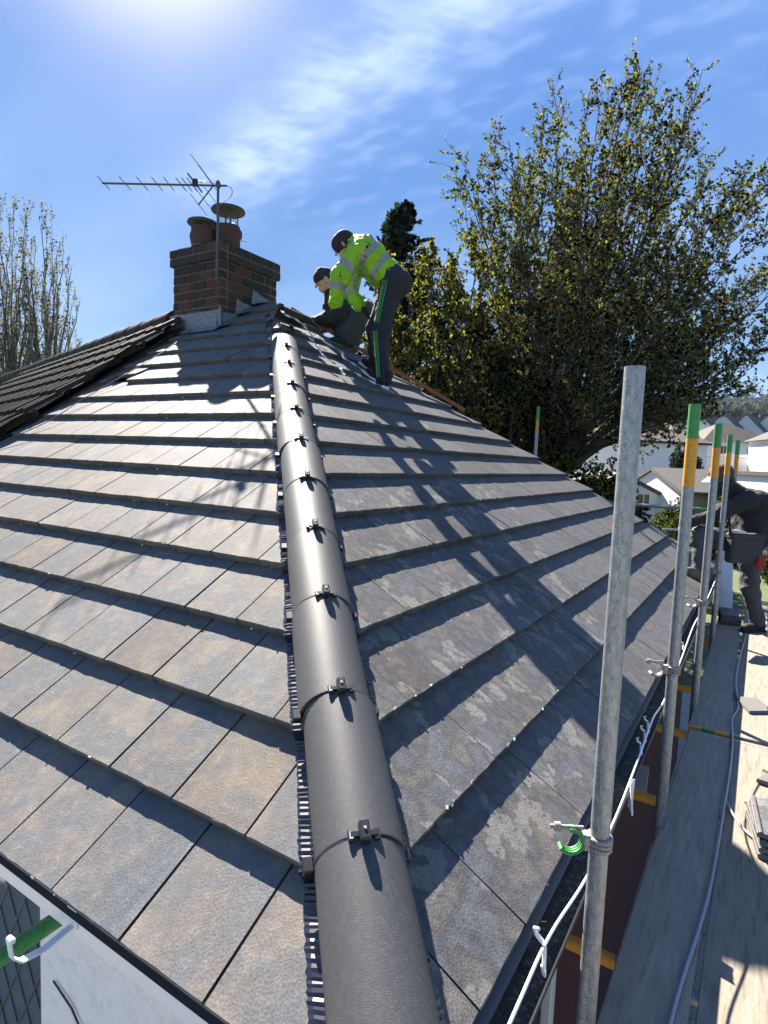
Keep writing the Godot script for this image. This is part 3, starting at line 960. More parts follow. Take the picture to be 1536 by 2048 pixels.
# ---------------------------------------------------------------- neighbour's old roof
func old_house() -> void:
	var rng := RandomNumberGenerator.new()
	rng.seed = 9
	var ho := thing("neighbour_house", "neighbour's dark old ribbed tile roof running off to the left behind the chimney", "house")
	var dir := Vector2(0.963, 0.269)
	var dn := Vector2(0.269, -0.963)
	var p := atan(0.75)
	var cp := cos(p); var sp := sin(p)
	var o2 := Vector2(5.57, 3.91)
	var zr := 2.68
	# point on the old slope: s along the ridge, t down the slope, n out of it
	var P := func(s: float, t: float, n: float) -> Vector3:
		var xy := o2 + dir * s + dn * (t * cp + n * sp)
		return H(xy.x, xy.y, zr - t * sp + n * cp)
	var up: Vector3 = P.call(0, 0, 1) - P.call(0, 0, 0)
	var under := MB.new()
	var t_eave := 4.55
	under.face([P.call(-1.4, 0.02, -0.05), P.call(13.0, 0.02, -0.05), P.call(13.0, t_eave, -0.05), P.call(-1.4, t_eave, -0.05)], up)
	under.clip(H(PARTY + 0.02, 0, 0), HD(1, 0, 0))
	var un2 := MB.new()
	var bk := func(s: float, t: float) -> Vector3:
		var xy := o2 + dir * s - dn * (t * cp)
		return H(xy.x, xy.y, zr - t * sp - 0.06)
	un2.face([bk.call(-0.3, 0.0), bk.call(13.0, 0.0), bk.call(13.0, t_eave), bk.call(1.6, t_eave)], Vector3.UP)
	under.v.append_array(un2.v); under.n.append_array(un2.n); under.uv.append_array(un2.uv); under.c.append_array(un2.c)
	var roof := part("roof", under.mesh(M.underlay), ho)
	# ribbed tile, shared
	var g := 0.335
	var tw := 0.30
	var prof := [[0.0, 0.0], [0.012, 0.022], [0.035, 0.042], [0.060, 0.047], [0.085, 0.042], [0.108, 0.022], [0.122, 0.002], [0.21, 0.0], [0.225, 0.010], [0.245, 0.010], [0.26, 0.0], [0.298, 0.0]]
	var make := func(jit: float) -> MB:
		var mb := MB.new()
		for i in prof.size() - 1:
			var x0: float = prof[i][0]
			var x1: float = prof[i + 1][0]
			var y0: float = prof[i][1]
			var y1: float = prof[i + 1][1]
			var A := Vector3(x0, y0, 0); var B := Vector3(x1, y1, 0)
			var C := Vector3(x1, y1 - 0.033, -g - 0.05); var D := Vector3(x0, y0 - 0.033, -g - 0.05)
			mb.face([A, B, C, D], Vector3.UP)
			mb.face([A, B, Vector3(x1, y1 - 0.022, 0.0), Vector3(x0, y0 - 0.022, 0.0)], Vector3(0, 0, 1))
		mb.face([Vector3(0, 0, 0), Vector3(0, -0.022, 0), Vector3(0, -0.055, -g - 0.05), Vector3(0, -0.033, -g - 0.05)], Vector3.LEFT)
		return mb
	var shared: ArrayMesh = make.call(0.0).mesh(M.old_tile)
	var xd: Vector3 = (P.call(1, 0, 0) - P.call(0, 0, 0)).normalized()
	var zd: Vector3 = (P.call(0, 1, 0) - P.call(0, 0, 0)).normalized()
	var bs := Basis(-xd, up, zd)
	if bs.determinant() < 0.0: bs = Basis(xd, up, zd)
	var cnt := 0
	var rest: Array = []
	for r in 13:
		var t := 0.36 + r * g
		for i in range(-5, 22):
			var s := i * tw + (0.0 if bs.x.dot(xd) > 0.0 else tw)
			var org: Vector3 = P.call(s, t, 0.03)
			var cc: Vector3 = P.call(i * tw + tw * 0.5, t - g * 0.5, 0.0)
			if -cc.z < PARTY - 0.25: continue
			if seen_size(cc) < 0.01 and i > 12: continue
			var j := Basis.from_euler(Vector3(rng.randf_range(-0.012, 0.012), rng.randf_range(-0.01, 0.01), rng.randf_range(-0.01, 0.01)))
			var tf := Transform3D(bs * j, org + up * rng.randf_range(-0.003, 0.004))
			var me: ArrayMesh = shared
			if -cc.z < PARTY + 0.35:
				var mb: MB = make.call(0.0)
				var inv := tf.affine_inverse()
				mb.clip(inv * H(PARTY + 0.035, 0, 0), tf.basis.inverse() * HD(1, 0, 0))
				if mb.v.is_empty(): continue
				me = mb.mesh(M.old_tile)
			var to := part("tile", me, roof)
			to.transform = tf
			cnt += 1
	print("old tiles ", cnt)
	# ridge
	for i in 26:
		var mb := MB.new()
		var s0 := -0.12 + i * 0.45
		var path: Array = []
		var jj := rng.randf_range(-0.006, 0.006)
		for k in 2:
			var q := o2 + dir * (s0 + 0.444 * k)
			path.append(H(q.x, q.y, zr - 0.015 + jj))
		mb.tube(path, [0.135, 0.128], 18)
		var rt := part("ridge_tile", mb.mesh(M.old_tile), roof)
	# bonding gutter between the two roofs
	var bg := MB.new()
	for i in 12:
		var t0 := i * 0.38
		var t1 := (i + 1) * 0.38
		bg.bar(slope_pt(true, PARTY + 0.017, t0, 0.0), slope_pt(true, PARTY + 0.017, t1, 0.0), 0.026, 0.012, Vector3.UP)
	part("bonding_gutter", bg.mesh(M.black_plastic), ho)
	var wl := MB.new()
	var q0 := o2 + dir * 0.9 + dn * 3.3
	var q1 := o2 + dir * 13.0 + dn * 3.3
	wl.bar(H(q0.x, q0.y, -E * 0.5 - 0.2), H(q1.x, q1.y, -E * 0.5 - 0.2), 0.24, E - 0.4, Vector3.UP)
	part("wall", wl.mesh(M.render), ho)

# ---------------------------------------------------------------- scaffold
func coupler(parent: Node3D, at: Vector3, open_dir: Vector3, paint: Material) -> void:
	# a right-angle coupler: a band round the tube, an open jaw to the side, two eye bolts
	var c := MB.new()
	var R := 0.027
	var ring: Array = []
	for i in 17:
		var an := TAU * i / 16.0
		ring.append(at + Vector3(cos(an), 0, sin(an)) * R)
	for dy in [-0.012, 0.0, 0.012]:
		var rr: Array = []
		for p in ring: rr.append(p + Vector3.UP * float(dy))
		c.tube(rr, [0.007], 5, false)
	var side := open_dir.cross(Vector3.UP).normalized()
	c.box(at + open_dir * 0.034, Vector3(0.011, 0.02, 0.016), Basis(open_dir, Vector3.UP, side), 0.004)
	c.rod(at - open_dir * 0.02 + side * 0.036, at + open_dir * 0.035 + side * 0.036, 0.006, 6)
	c.rod(at - open_dir * 0.035 + side * 0.036, at - open_dir * 0.018 + side * 0.036, 0.011, 6)
	var cp := part("coupler", c.mesh(M.coupler), parent)
	var j := MB.new()
	var jaw: Array = []
	var ctr := at + open_dir * 0.073
	for i in 12:
		var an := -2.6 + 4.4 * i / 11.0
		jaw.append(ctr + (open_dir * -cos(an) + Vector3.UP * sin(an)) * 0.031)
	for ds in [-0.009, 0.0, 0.009]:
		var rr: Array = []
		for p in jaw: rr.append(p + side * float(ds))
		j.tube(rr, [0.0055], 5)
	part("jaw", j.mesh(paint), cp)
	var bt := MB.new()
	var b0 := ctr + Vector3.UP * 0.034
	bt.rod(b0 - open_dir * 0.03, b0 + open_dir * 0.055, 0.0055, 6)
	bt.rod(b0 + open_dir * 0.028, b0 + open_dir * 0.044, 0.0115, 6)
	part("bolt", bt.mesh(M.coupler), cp)

func scaffold_pole(label: String, a: float, b: float, zt: float, green: float, yellow: float, zc: float, paint: Material, lean := Vector2.ZERO) -> void:
	var o := thing("scaffold_pole", label, "scaffold pole", H(a, b, -E), Basis.IDENTITY, "upright tubes of the scaffold")
	var top := Vector3(lean.x, zt + E, lean.y)
	var at := func(y: float) -> Vector3: return top * (y / top.y)
	var R := 0.02415
	var body := MB.new()
	var yb := top.y - green - yellow
	body.tube([at.call(0.0), at.call(yb * 0.5), at.call(yb)], [R, R, R], 24, false)
	var rim := MB.new()
	var src := body if green == 0.0 else rim
	if green > 0.0: rim.tube([at.call(top.y - green), at.call(top.y)], [R + 0.0004, R + 0.0004], 24, false)
	# open top: wall thickness and dark bore
	src.tube([at.call(top.y), at.call(top.y + 0.0005)], [R, R - 0.004], 24, false)
	src.tube([at.call(top.y), at.call(top.y - 0.12)], [R - 0.004, R - 0.004], 24, true)
	part("tube", body.mesh(M.galv), o)
	if green > 0.0:
		part("green_band", rim.mesh(M.paint_green), o)
		var y := MB.new()
		y.tube([at.call(yb), at.call(yb + yellow)], [R + 0.0004, R + 0.0004], 24, false)
		part("yellow_band", y.mesh(M.paint_yellow), o)
	if zc > -9.0:
		coupler(o, at.call(zc + E), HD(0.86, -0.5, 0).normalized(), paint)

func board(label: String, p: Vector2, q: Vector2, z: float, m: Material, w := 0.225, hoops := true) -> Node3D:
	var P := H(p.x, p.y, z - 0.019)
	var Q := H(q.x, q.y, z - 0.019)
	var o := thing("scaffold_board", label, "scaffold board", P, Basis.IDENTITY, "boards of the scaffold deck")
	var mb := MB.new()
	mb.bar(Vector3.ZERO, Q - P, w, 0.038, Vector3.UP, 0.003)
	# a couple of open drying cracks, as thin proud-edged splits
	part("plank", mb.mesh(m), o)
	if hoops:
		var d := (Q - P).normalized()
		for e in [Vector3.ZERO, Q - P]:
			var hb := MB.new()
			var c: Vector3 = e + d * (0.02 if e == Vector3.ZERO else -0.02)
			hb.bar(c - d * 0.016, c + d * 0.016, w + 0.004, 0.041, Vector3.UP, 0.001)
			part("end_hoop", hb.mesh(M.coupler), o)
	return o

func scaffold() -> void:
	scaffold_pole("bare galvanised scaffold pole nearest the camera, without paint", -0.146, 0.72, 1.43, 0.0, 0.0, 0.235, M.paint_green)
	scaffold_pole("thick scaffold pole with green and yellow top, just right of the bare galvanised one", -0.15, 2.13, 1.48, 0.15, 0.21, 0.29, M.coupler)
	scaffold_pole("green and yellow topped pole in front of the capped worker's head", -0.15, 3.75, 1.51, 0.16, 0.20, 0.30, M.coupler)
	scaffold_pole("thin green and yellow topped pole rising directly above the worker's cap", -0.13, 5.85, 1.555, 0.17, 0.22, 0.22, M.coupler)
	scaffold_pole("rightmost and thinnest of the green topped poles, behind the capped worker", -0.13, 7.9, 1.60, 0.18, 0.22, -10.0, M.coupler)
	scaffold_pole("distant green and yellow topped pole seen just beside the bare galvanised pole", 1.16, 8.45, 2.13, 0.22, 0.18, -10.0, M.coupler)
	scaffold_pole("lone green and yellow topped pole in front of the big tree's trunk", 2.62, 8.45, 2.10, 0.21, 0.19, -10.0, M.coupler)
	# guard rail of the far lift
	var rl := thing("guard_rail", "horizontal grey and green scaffold rail behind the far roof corner", "scaffold tube", H(2.9, 8.50, 0.674))
	var mb := MB.new()
	mb.tube([Vector3.ZERO, HD(-2.55, 0, 0)], [0.02415, 0.02415], 16, true)
	part("tube", mb.mesh(M.galv), rl)
	mb = MB.new()
	mb.tube([HD(-2.56, 0, 0), HD(-4.3, 0, 0)], [0.0245, 0.0245], 16, true)
	part("green_band", mb.mesh(M.paint_green), rl)
	# transoms under the boards with yellow painted inner ends
	var where := ["nearest yellow-ended transom tube below the bare pole's foot", "yellow-ended transom tube beside the white plastic bracket bundle", "yellow-ended transom tube where two grey boards meet", "yellow-ended transom tube just past the second pole's coupler", "transom tube under the boards by the worker's raised foot", "farthest transom tube under the boards behind the worker"]
	var bs := [1.27, 2.46, 3.43, 4.35, 5.95, 7.4]
	for i in 6:
		var t := thing("transom_tube", where[i], "scaffold tube", H(0.10, bs[i], -0.514), Basis.IDENTITY, "tubes carrying the boards")
		var y := MB.new()
		y.tube([Vector3.ZERO, HD(-0.23, 0, 0)], [0.0245, 0.0245], 18, true)
		part("yellow_band", y.mesh(M.paint_yellow), t)
		var g := MB.new()
		g.tube([HD(-0.231, 0, 0), HD(-1.55, 0, 0)], [0.02415, 0.02415], 18, true)
		part("tube", g.mesh(M.galv), t)
	var gt := thing("green_tube", "green painted scaffold tube below the white gutter bracket, bottom left", "scaffold tube", H(1.27, -1.2, -0.30))
	mb = MB.new()
	mb.tube([HD(0, -0.4, -0.02), HD(-0.02, 1.395, 0.085)], [0.02415, 0.02415], 20, true)
	part("tube", mb.mesh(M.paint_green), gt)
	# boards
	board("shaded grey scaffold board nearest the camera, beside the bare pole", Vector2(-0.228, -1.6), Vector2(-0.272, 3.38), -0.45, M.grey_board, 0.225)
	var fb := board("shaded grey scaffold board with a yellow and green painted end", Vector2(-0.262, 3.42), Vector2(-0.236, 7.3), -0.445, M.grey_board, 0.225, false)
	var d := HD(0.026, 3.88, 0).normalized()
	var sd := HD(1, 0, 0)
	var x0 := -0.1145
	for q in [["yellow_band", 0.075, M.paint_yellow], ["green_band", 0.07, M.paint_green], ["yellow_band", 0.084, M.paint_yellow]]:
		var m := MB.new()
		m.box(-sd * (x0 + float(q[1]) * 0.5) + d * 0.012, Vector3(0.018, 0.0205, float(q[1]) * 0.5 - 0.0005))
		part(q[0], m.mesh(q[2]), fb)
		x0 += q[1]
	var names := ["sunlit cream scaffold board next to the grey boards, under the trailing flex", "second sunlit cream board out from the roof", "third sunlit cream board out from the roof", "outermost sunlit cream board of the deck"]
	for i in 4:
		var a := -0.495 - i * 0.232
		board(names[i] + ", near lift half", Vector2(a, -1.7), Vector2(a - 0.006, 3.40), -0.452 - 0.002 * i, M.board)
		board(names[i] + ", far half", Vector2(a + 0.004, 3.44), Vector2(a + 0.01, 8.3), -0.448 - 0.002 * i, M.board)

# ---------------------------------------------------------------- houses beyond
func win(parent: Node3D, o: Vector3, right: Vector3, up: Vector3, w: float, h: float, panes := 2) -> void:
	var out := right.cross(up).normalized()
	var b := Basis(right, up, out)
	var f := MB.new()
	var t := 0.05
	for s in [-1.0, 1.0]:
		f.box(o + right * s * (w * 0.5 - t * 0.5) + out * 0.02, Vector3(t * 0.5, h * 0.5, 0.04), b)
		f.box(o + up * s * (h * 0.5 - t * 0.5) + out * 0.02, Vector3(w * 0.5 - t, t * 0.5, 0.04), b)
	for i in range(1, panes):
		f.box(o + right * (w * (float(i) / panes - 0.5)) + out * 0.02, Vector3(t * 0.4, h * 0.5 - t, 0.035), b)
	var wi := part("window", f.mesh(M.pvc), parent)
	var g := MB.new()
	g.box(o + out * 0.008, Vector3(w * 0.5 - t, h * 0.5 - t, 0.006), b)
	part("pane", g.mesh(M.glass), wi)
	var s2 := MB.new()
	s2.box(o - up * (h * 0.5 + 0.03) + out * 0.05, Vector3(w * 0.5 + 0.05, 0.03, 0.08), b)
	part("sill", s2.mesh(M.pvc), wi)

# front faces +z of the house's own axes; origin at ground, middle of the plan
func small_house(label: String, at: Vector3, yaw: float, w: float, d: float, eave: float, ridge: float, style: String, wall: Material, roofm: Material, wins: Array, chim: Array, group := "") -> Node3D:
	var ho := thing("house", label, "house", at, Basis(Vector3.UP, yaw), group)
	var m := MB.new()
	m.box(Vector3(0, eave * 0.5 - 0.5, 0), Vector3(w * 0.5, eave * 0.5 + 0.5, d * 0.5))
	var ov := 0.3
	if style == "gable":  # ridge along z, gables face +-z
		for s in [-1.0, 1.0]:
			m.face([Vector3(-w * 0.5, eave, s * d * 0.5), Vector3(w * 0.5, eave, s * d * 0.5), Vector3(0, ridge, s * d * 0.5)], Vector3(0, 0, s))
	elif style == "side":  # ridge along x
		for s in [-1.0, 1.0]:
			m.face([Vector3(s * w * 0.5, eave, -d * 0.5), Vector3(s * w * 0.5, eave, d * 0.5), Vector3(s * w * 0.5, ridge, 0)], Vector3(s, 0, 0))
	part("wall", m.mesh(wall), ho)
	var r := MB.new()
	var th := 0.16
	if style == "gable" or style == "side":
		var ax := Vector3(1, 0, 0) if style == "gable" else Vector3(0, 0, 1)
		var lg := Vector3(0, 0, 1) if style == "gable" else Vector3(1, 0, 0)
		var hw := (w if style == "gable" else d) * 0.5
		var hl := (d if style == "gable" else w) * 0.5 + 0.12
		var sl := (ridge - eave) / hw
		for s in [-1.0, 1.0]:
			var p0 := Vector3(0, ridge + 0.02, 0)
			var p1: Vector3 = ax * s * (hw + ov) + Vector3(0, eave - sl * ov + 0.02, 0)
			var pts: Array = []
			for y in [0.0, th]:
				for q in [[p0, -1], [p1, -1], [p1, 1], [p0, 1]]: pts.append(q[0] + lg * hl * float(q[1]) + Vector3.UP * float(y))
			r.face([pts[4], pts[5], pts[6], pts[7]], Vector3.UP)
			r.face([pts[0], pts[1], pts[2], pts[3]], Vector3.DOWN)
			r.face([pts[1], pts[2], pts[6], pts[5]], ax * s)
			r.face([pts[0], pts[1], pts[5], pts[4]], -lg)
			r.face([pts[3], pts[2], pts[6], pts[7]], lg)
	elif style == "hip":
		var hw := w * 0.5 + ov
		var hd := d * 0.5 + ov
		var k: float = max(0.0, hw - hd)
		var A := [Vector3(-hw, eave - 0.1, -hd), Vector3(hw, eave - 0.1, -hd), Vector3(hw, eave - 0.1, hd), Vector3(-hw, eave - 0.1, hd)]
		var r0 := Vector3(-k, ridge, 0)
		var r1 := Vector3(k, ridge, 0)
		r.face([A[0], A[1], r1, r0], Vector3(0, 1, -1)); r.face([A[2], A[3], r0, r1], Vector3(0, 1, 1))
		r.face([A[1], A[2], r1], Vector3(1, 1, 0)); r.face([A[3], A[0], r0], Vector3(-1, 1, 0))
		r.face(A, Vector3.DOWN)
	else:
		r.box(Vector3(0, eave + 0.12, 0), Vector3(w * 0.5 + 0.15, 0.12, d * 0.5 + 0.15), Basis.IDENTITY, 0.02)
	var ro := part("roof", r.mesh(roofm), ho)
	for c in chim:
		var cm := MB.new()
		cm.box(Vector3(c[0], c[2] - 0.7, c[1]), Vector3(0.42, 0.9, 0.32), Basis.IDENTITY, 0.02)
		cm.box(Vector3(c[0], c[2] + 0.17, c[1]), Vector3(0.47, 0.08, 0.37), Basis.IDENTITY, 0.02)
		for s in [-0.2, 0.2]: cm.tube([Vector3(c[0] + s, c[2] + 0.2, c[1]), Vector3(c[0] + s, c[2] + 0.5, c[1])], [0.12, 0.1], 8)
		part("chimney", cm.mesh(M.brick1), ro)
	for q in wins:
		var face: String = q[0]
		if face == "f": win(ho, Vector3(q[1], q[2], d * 0.5), Vector3.RIGHT, Vector3.UP, q[3], q[4])
		elif face == "l": win(ho, Vector3(-w * 0.5, q[2], q[1]), Vector3(0, 0, 1), Vector3.UP, q[3], q[4])
		else: win(ho, Vector3(w * 0.5, q[2], q[1]), Vector3(0, 0, -1), Vector3.UP, q[3], q[4])
	return ho

func G0(a: float, b: float) -> Vector3:
	var p := H(a, b, -E)
	p.y = ground_z(p)
	return p

func far_houses() -> void:
	# yaw that turns a front to the camera
	var fy := atan2(-0.847, 0.531)
	var h := small_house("plain white walled house glimpsed through branches left of the painted poles", G0(8.9, 45.0), fy + 0.12, 10.5, 6.0, 5.75, 6.7, "side", M.render, M.house_roof, [], [])
	var dp := MB.new()
	dp.rod(Vector3(4.15, 0, 3.06), Vector3(4.15, 5.7, 3.06), 0.05, 8)
	part("downpipe", dp.mesh(M.cable), h)
	var ob := small_house("low outbuilding with a grey slate roof and buff wall behind the hedge", G0(2.9, 32.8), fy + 0.1, 3.4, 5.0, 2.95, 3.9, "side", M.render, M.slate_roof, [], [])
	var bw := MB.new()
	bw.box(Vector3(0, 1.45, 2.52), Vector3(1.72, 1.45, 0.03))
	part("wall", bw.mesh(M.buff_wall), ob, "buff front wall")
	small_house("white lean-to with a small window left of the slate roofed outbuilding", G0(6.3, 30.9), fy + 0.15, 4.2, 3.0, 2.7, 3.6, "gable", M.render, M.slate_roof, [["f", 1.2, 2.35, 0.7, 0.9]], [])
	small_house("white house with a brown hipped roof between the two nearest painted pole tops", G0(3.4, 70.6), fy, 7.0, 6.0, 5.4, 7.4, "hip", M.render, M.house_roof, [["f", -1.5, 4.1, 1.2, 1.7], ["f", 1.4, 4.1, 1.2, 1.7]], [])
	var bx := [7.6, 4.5, 1.6, -1.2, -4.2]
	var tx := ["leftmost white gabled house in the terraced row on the slope", "second white gabled house in the row, between two dark chimneys", "third white gabled house in the row up the slope", "fourth white gabled house in the row, near the picture's right edge", "last white gabled house of the row, at the picture's right edge"]
	for i in 5:
		var p := G0(bx[i], 105.0 + i * 3.5)
		small_house(tx[i], p, fy - 0.75, 6.4, 9.0, 5.0, 8.4, "gable", M.render, M.house_roof, [["f", 0.0, 3.9, 1.4, 1.4], ["r", 1.5, 3.9, 1.6, 1.5], ["r", -2.0, 3.9, 1.6, 1.5]], [[0.0, -1.0, 9.0]], "row of gabled houses on the slope")
	small_house("flat roofed white extension with one small window behind the capped worker", G0(1.9, 53.6), fy, 6.2, 4.0, 4.75, 5.0, "flat", M.render, M.pvc, [["f", 1.45, 4.35, 0.7, 0.95]], [])
	small_house("red brick house part with a small white window behind the worker's shoulder", G0(-0.2, 46.2), fy, 3.6, 3.0, 3.85, 4.2, "flat", M.red_wall, M.house_roof, [["f", -0.5, 3.0, 0.8, 0.9]], [])
	small_house("low white flat roofed building at the right edge behind the worker's back", G0(-1.2, 36.3), fy, 3.0, 3.0, 3.85, 4.2, "flat", M.render, M.house_roof, [["f", 0.4, 2.9, 0.5, 0.6]], [])
	small_house("white house with dark overhanging eaves cut by the right picture edge", G0(-2.6, 49.6), fy - 0.2, 5.0, 5.0, 6.4, 8.0, "hip", M.render, M.house_roof, [], [])

# ---------------------------------------------------------------- trees
class Leaves:
	var v := PackedVector3Array()
	var n := PackedVector3Array()
	var c := PackedColorArray()
	var ix := PackedInt32Array()
	func leaf(p: Vector3, d: Vector3, s: Vector3, nn: Vector3, col: Color) -> void:
		var i := v.size()
		v.append(p); v.append(p + d * 0.55 + s); v.append(p + d); v.append(p + d * 0.5 - s)
		for k in 4:
			n.append(nn); c.append(col)
		ix.append(i); ix.append(i + 1); ix.append(i + 2); ix.append(i); ix.append(i + 2); ix.append(i + 3)
	func mesh(m: Material) -> ArrayMesh:
		var ar := []
		ar.resize(Mesh.ARRAY_MAX)
		ar[Mesh.ARRAY_VERTEX] = v; ar[Mesh.ARRAY_NORMAL] = n; ar[Mesh.ARRAY_COLOR] = c; ar[Mesh.ARRAY_INDEX] = ix
		var me := ArrayMesh.new()
		me.add_surface_from_arrays(Mesh.PRIMITIVE_TRIANGLES, ar)
		me.surface_set_material(0, m)
		return me

func rdir(r: RandomNumberGenerator) -> Vector3:
	var z := r.randf_range(-1, 1)
	var a := r.randf() * TAU
	var q := sqrt(1.0 - z * z)
	return Vector3(q * cos(a), z, q * sin(a))

func sprig(lv: Leaves, r: RandomNumberGenerator, p: Vector3, d: Vector3, size: float, count: int, cols: Array) -> void:
	for i in count:
		var q := (d * 0.5 + rdir(r)).normalized()
		var s := size * r.randf_range(0.6, 1.25)
		var w := q.cross(rdir(r)).normalized()
		var nn := q.cross(w)
		if nn.y < 0.0: nn = -nn
		var c: Color = cols[r.randi() % cols.size()]
		c = c * r.randf_range(0.82, 1.2)
		lv.leaf(p + rdir(r) * size * 0.25, q * s, w * s * 0.36, nn, c)

func curve(p0: Vector3, c: Vector3, p1: Vector3, n: int, r: RandomNumberGenerator, wob: float) -> Array:
	var out: Array = []
	for i in n + 1:
		var t := float(i) / n
		var p := p0 * (1 - t) * (1 - t) + c * 2.0 * t * (1 - t) + p1 * t * t
		if i > 0 and i < n: p += rdir(r) * wob
		out.append(p)
	return out

func taper(r0: float, r1: float, n: int) -> Array:
	var out: Array = []
	for i in n + 1: out.append(lerp(r0, r1, float(i) / n))
	return out

# A broad tree: limbs rise from a fork towards points spread through an egg-shaped crown, then branches, twigs and leaves.
func broad_tree(label: String, at: Vector3, fork: float, ctr: Vector3, rad: Vector3, sd: int, opt: Dictionary) -> void:
	var r := RandomNumberGenerator.new()
	r.seed = sd
	var o := thing(opt.get("name", "tree"), label, "tree", at)
	var tk := MB.new()
	var fk := Vector3(r.randf_range(-0.1, 0.1), fork, r.randf_range(-0.1, 0.1))
	var tr: float = opt.trunk
	tk.tube(curve(Vector3(0, -0.3, 0), fk * 0.5 + rdir(r) * 0.08, fk, 6, r, 0.03), taper(tr * 1.25, tr * 0.85, 6), 12, false)
	var bm := MB.new()
	var lv := Leaves.new()
	var nl: int = opt.limbs
	for i in nl:
		# evenly spread over the crown's surface, from its top down to the lowest boughs
		var dy: float = lerp(1.0, opt.get("low", -0.35), (i + r.randf()) / nl)
		var da := i * 2.39996 + r.randf_range(-0.5, 0.5)
		var dq: float = sqrt(max(0.02, 1.0 - dy * dy))
		var d := Vector3(dq * cos(da), dy, dq * sin(da))
		var e := ctr + Vector3(d.x * rad.x, d.y * rad.y, d.z * rad.z) * pow(r.randf_range(0.3, 1.0), 0.3)
		var st := fk + Vector3(r.randf_range(-0.15, 0.15), r.randf_range(-0.35, 0.5), r.randf_range(-0.15, 0.15)) * fork * 0.25
		var cp := Vector3(lerp(st.x, e.x, 0.42), lerp(st.y, e.y, opt.get("rise", 0.40)), lerp(st.z, e.z, 0.42))
		var ln := st.distance_to(e)
		var lr: float = tr * r.randf_range(0.22, 0.42) * opt.get("thin", 1.0)
		var pth := curve(st, cp, e, 9, r, ln * 0.012)
		tk.tube(pth, taper(lr, 0.008, 9), 7, false)
		var nb: int = opt.branches
		for b in nb:
			var t: float = lerp(opt.get("bare", 0.28), 1.0, pow((b + r.randf()) / nb, 0.75))
			var k: int = min(int(t * 9), 8)
			var p: Vector3 = pth[k].lerp(pth[k + 1], t * 9 - k)
			var ax: Vector3 = (pth[k + 1] - pth[k]).normalized()
			var bd: Vector3 = (ax * opt.get("axis", 0.8) + rdir(r) * 0.75 + Vector3.UP * opt.get("up", 0.45)).normalized()
			var bl: float = opt.blen * r.randf_range(0.5, 1.15) * (1.15 - 0.55 * t)
			var e2: Vector3 = p + bd * bl
			var bp := curve(p, p + bd * bl * 0.5 + rdir(r) * bl * 0.1, e2 + Vector3.UP * bl * 0.12, 5, r, bl * 0.02)
			bm.tube(bp, taper(max(lr * (1.0 - t) * 0.45, 0.011), 0.005, 5), 4, false)
			var nt: int = opt.twigs
			for w in nt:
				var t2: float = lerp(0.2, 1.0, (w + r.randf()) / nt)
				var k2: int = min(int(t2 * 5), 4)
				var p2: Vector3 = bp[k2].lerp(bp[k2 + 1], t2 * 5 - k2)
				var ax2: Vector3 = (bp[k2 + 1] - bp[k2]).normalized()
				var td: Vector3 = (ax2 * 0.7 + rdir(r) * 0.8 + Vector3.UP * opt.get("up", 0.45)).normalized()
				var tl: float = opt.tlen * r.randf_range(0.5, 1.2)
				var e3: Vector3 = p2 + td * tl
				bm.tube([p2, p2 + td * tl * 0.5 + rdir(r) * tl * 0.06, e3], [0.006, 0.0045, 0.003], 3, false)
				for s in int(opt.sprigs):
					if r.randf() > opt.get("fill", 1.0): continue
					var pos := p2.lerp(e3, lerp(0.25, 1.0, (s + r.randf()) / float(opt.sprigs)))
					sprig(lv, r, pos, td, opt.leaf, int(opt.count), opt.cols)
	part("trunk", tk.mesh(M.bark), o)
	part("branches", bm.mesh(opt.get("twigm", M.twig)), o)
	part("crown", lv.mesh(M.leaf), o)

func conifer(label: String, at: Vector3, h: float, w: float, sd: int, cols: Array) -> void:
	var r := RandomNumberGenerator.new()
	r.seed = sd
	var o := thing("conifer", label, "tree", at)
	var tk := MB.new()
	tk.tube([Vector3.ZERO, Vector3(0.05, h * 0.5, 0), Vector3(0, h, 0)], [0.22, 0.12, 0.02], 8, false)
	var lv := Leaves.new()
	var n := int(h * 26)
	for i in n:
		var t := pow(r.randf(), 0.8)
		var y := h * (0.12 + 0.88 * t)
		var len := w * pow(1.0 - t, 0.75) * r.randf_range(0.55, 1.1) + 0.18
		var an := r.randf() * TAU
		var d := Vector3(cos(an), r.randf_range(0.1, 0.6), sin(an)).normalized()
		var p := Vector3(0, y, 0)
		tk.tube([p, p + d * len], [0.02, 0.006], 3, false)
		for s in 9:
			sprig(lv, r, p + d * len * lerp(0.2, 1.0, s / 8.0), d + Vector3.UP * 0.3, 0.17, 5, cols)
	part("trunk", tk.mesh(M.bark), o)
	part("crown", lv.mesh(M.leaf), o)

func shrub(called: String, label: String, at: Vector3, size: Vector3, n: int, leaf: float, cols: Array, sd: int, cat := "shrub") -> void:
	var r := RandomNumberGenerator.new()
	r.seed = sd
	var o := thing(called, label, cat, at)
	var tk := MB.new()
	var lv := Leaves.new()
	var no := nz(sd, 0.9, 3)
	for i in 14:
		var b := Vector3(r.randf_range(-0.5, 0.5) * size.x, 0, r.randf_range(-0.5, 0.5) * size.z)
		var e := b * 1.3 + Vector3(0, size.y * r.randf_range(0.6, 0.9), 0)
		tk.tube(curve(b, (b + e) * 0.5 + rdir(r) * 0.15, e, 4, r, 0.03), taper(0.04, 0.008, 4), 5, false)
	for i in n:
		var d := rdir(r)
		d.y = abs(d.y)
		var q := d * pow(r.randf_range(0.25, 1.0), 0.35)
		var p := Vector3(q.x * size.x, 0.1 + q.y * size.y, q.z * size.z)
		p *= 1.0 + 0.22 * no.get_noise_3dv(p * 1.2)
		sprig(lv, r, p, d, leaf, 4, cols)
	part("stems", tk.mesh(M.bark), o)
	part("foliage", lv.mesh(M.leaf), o)

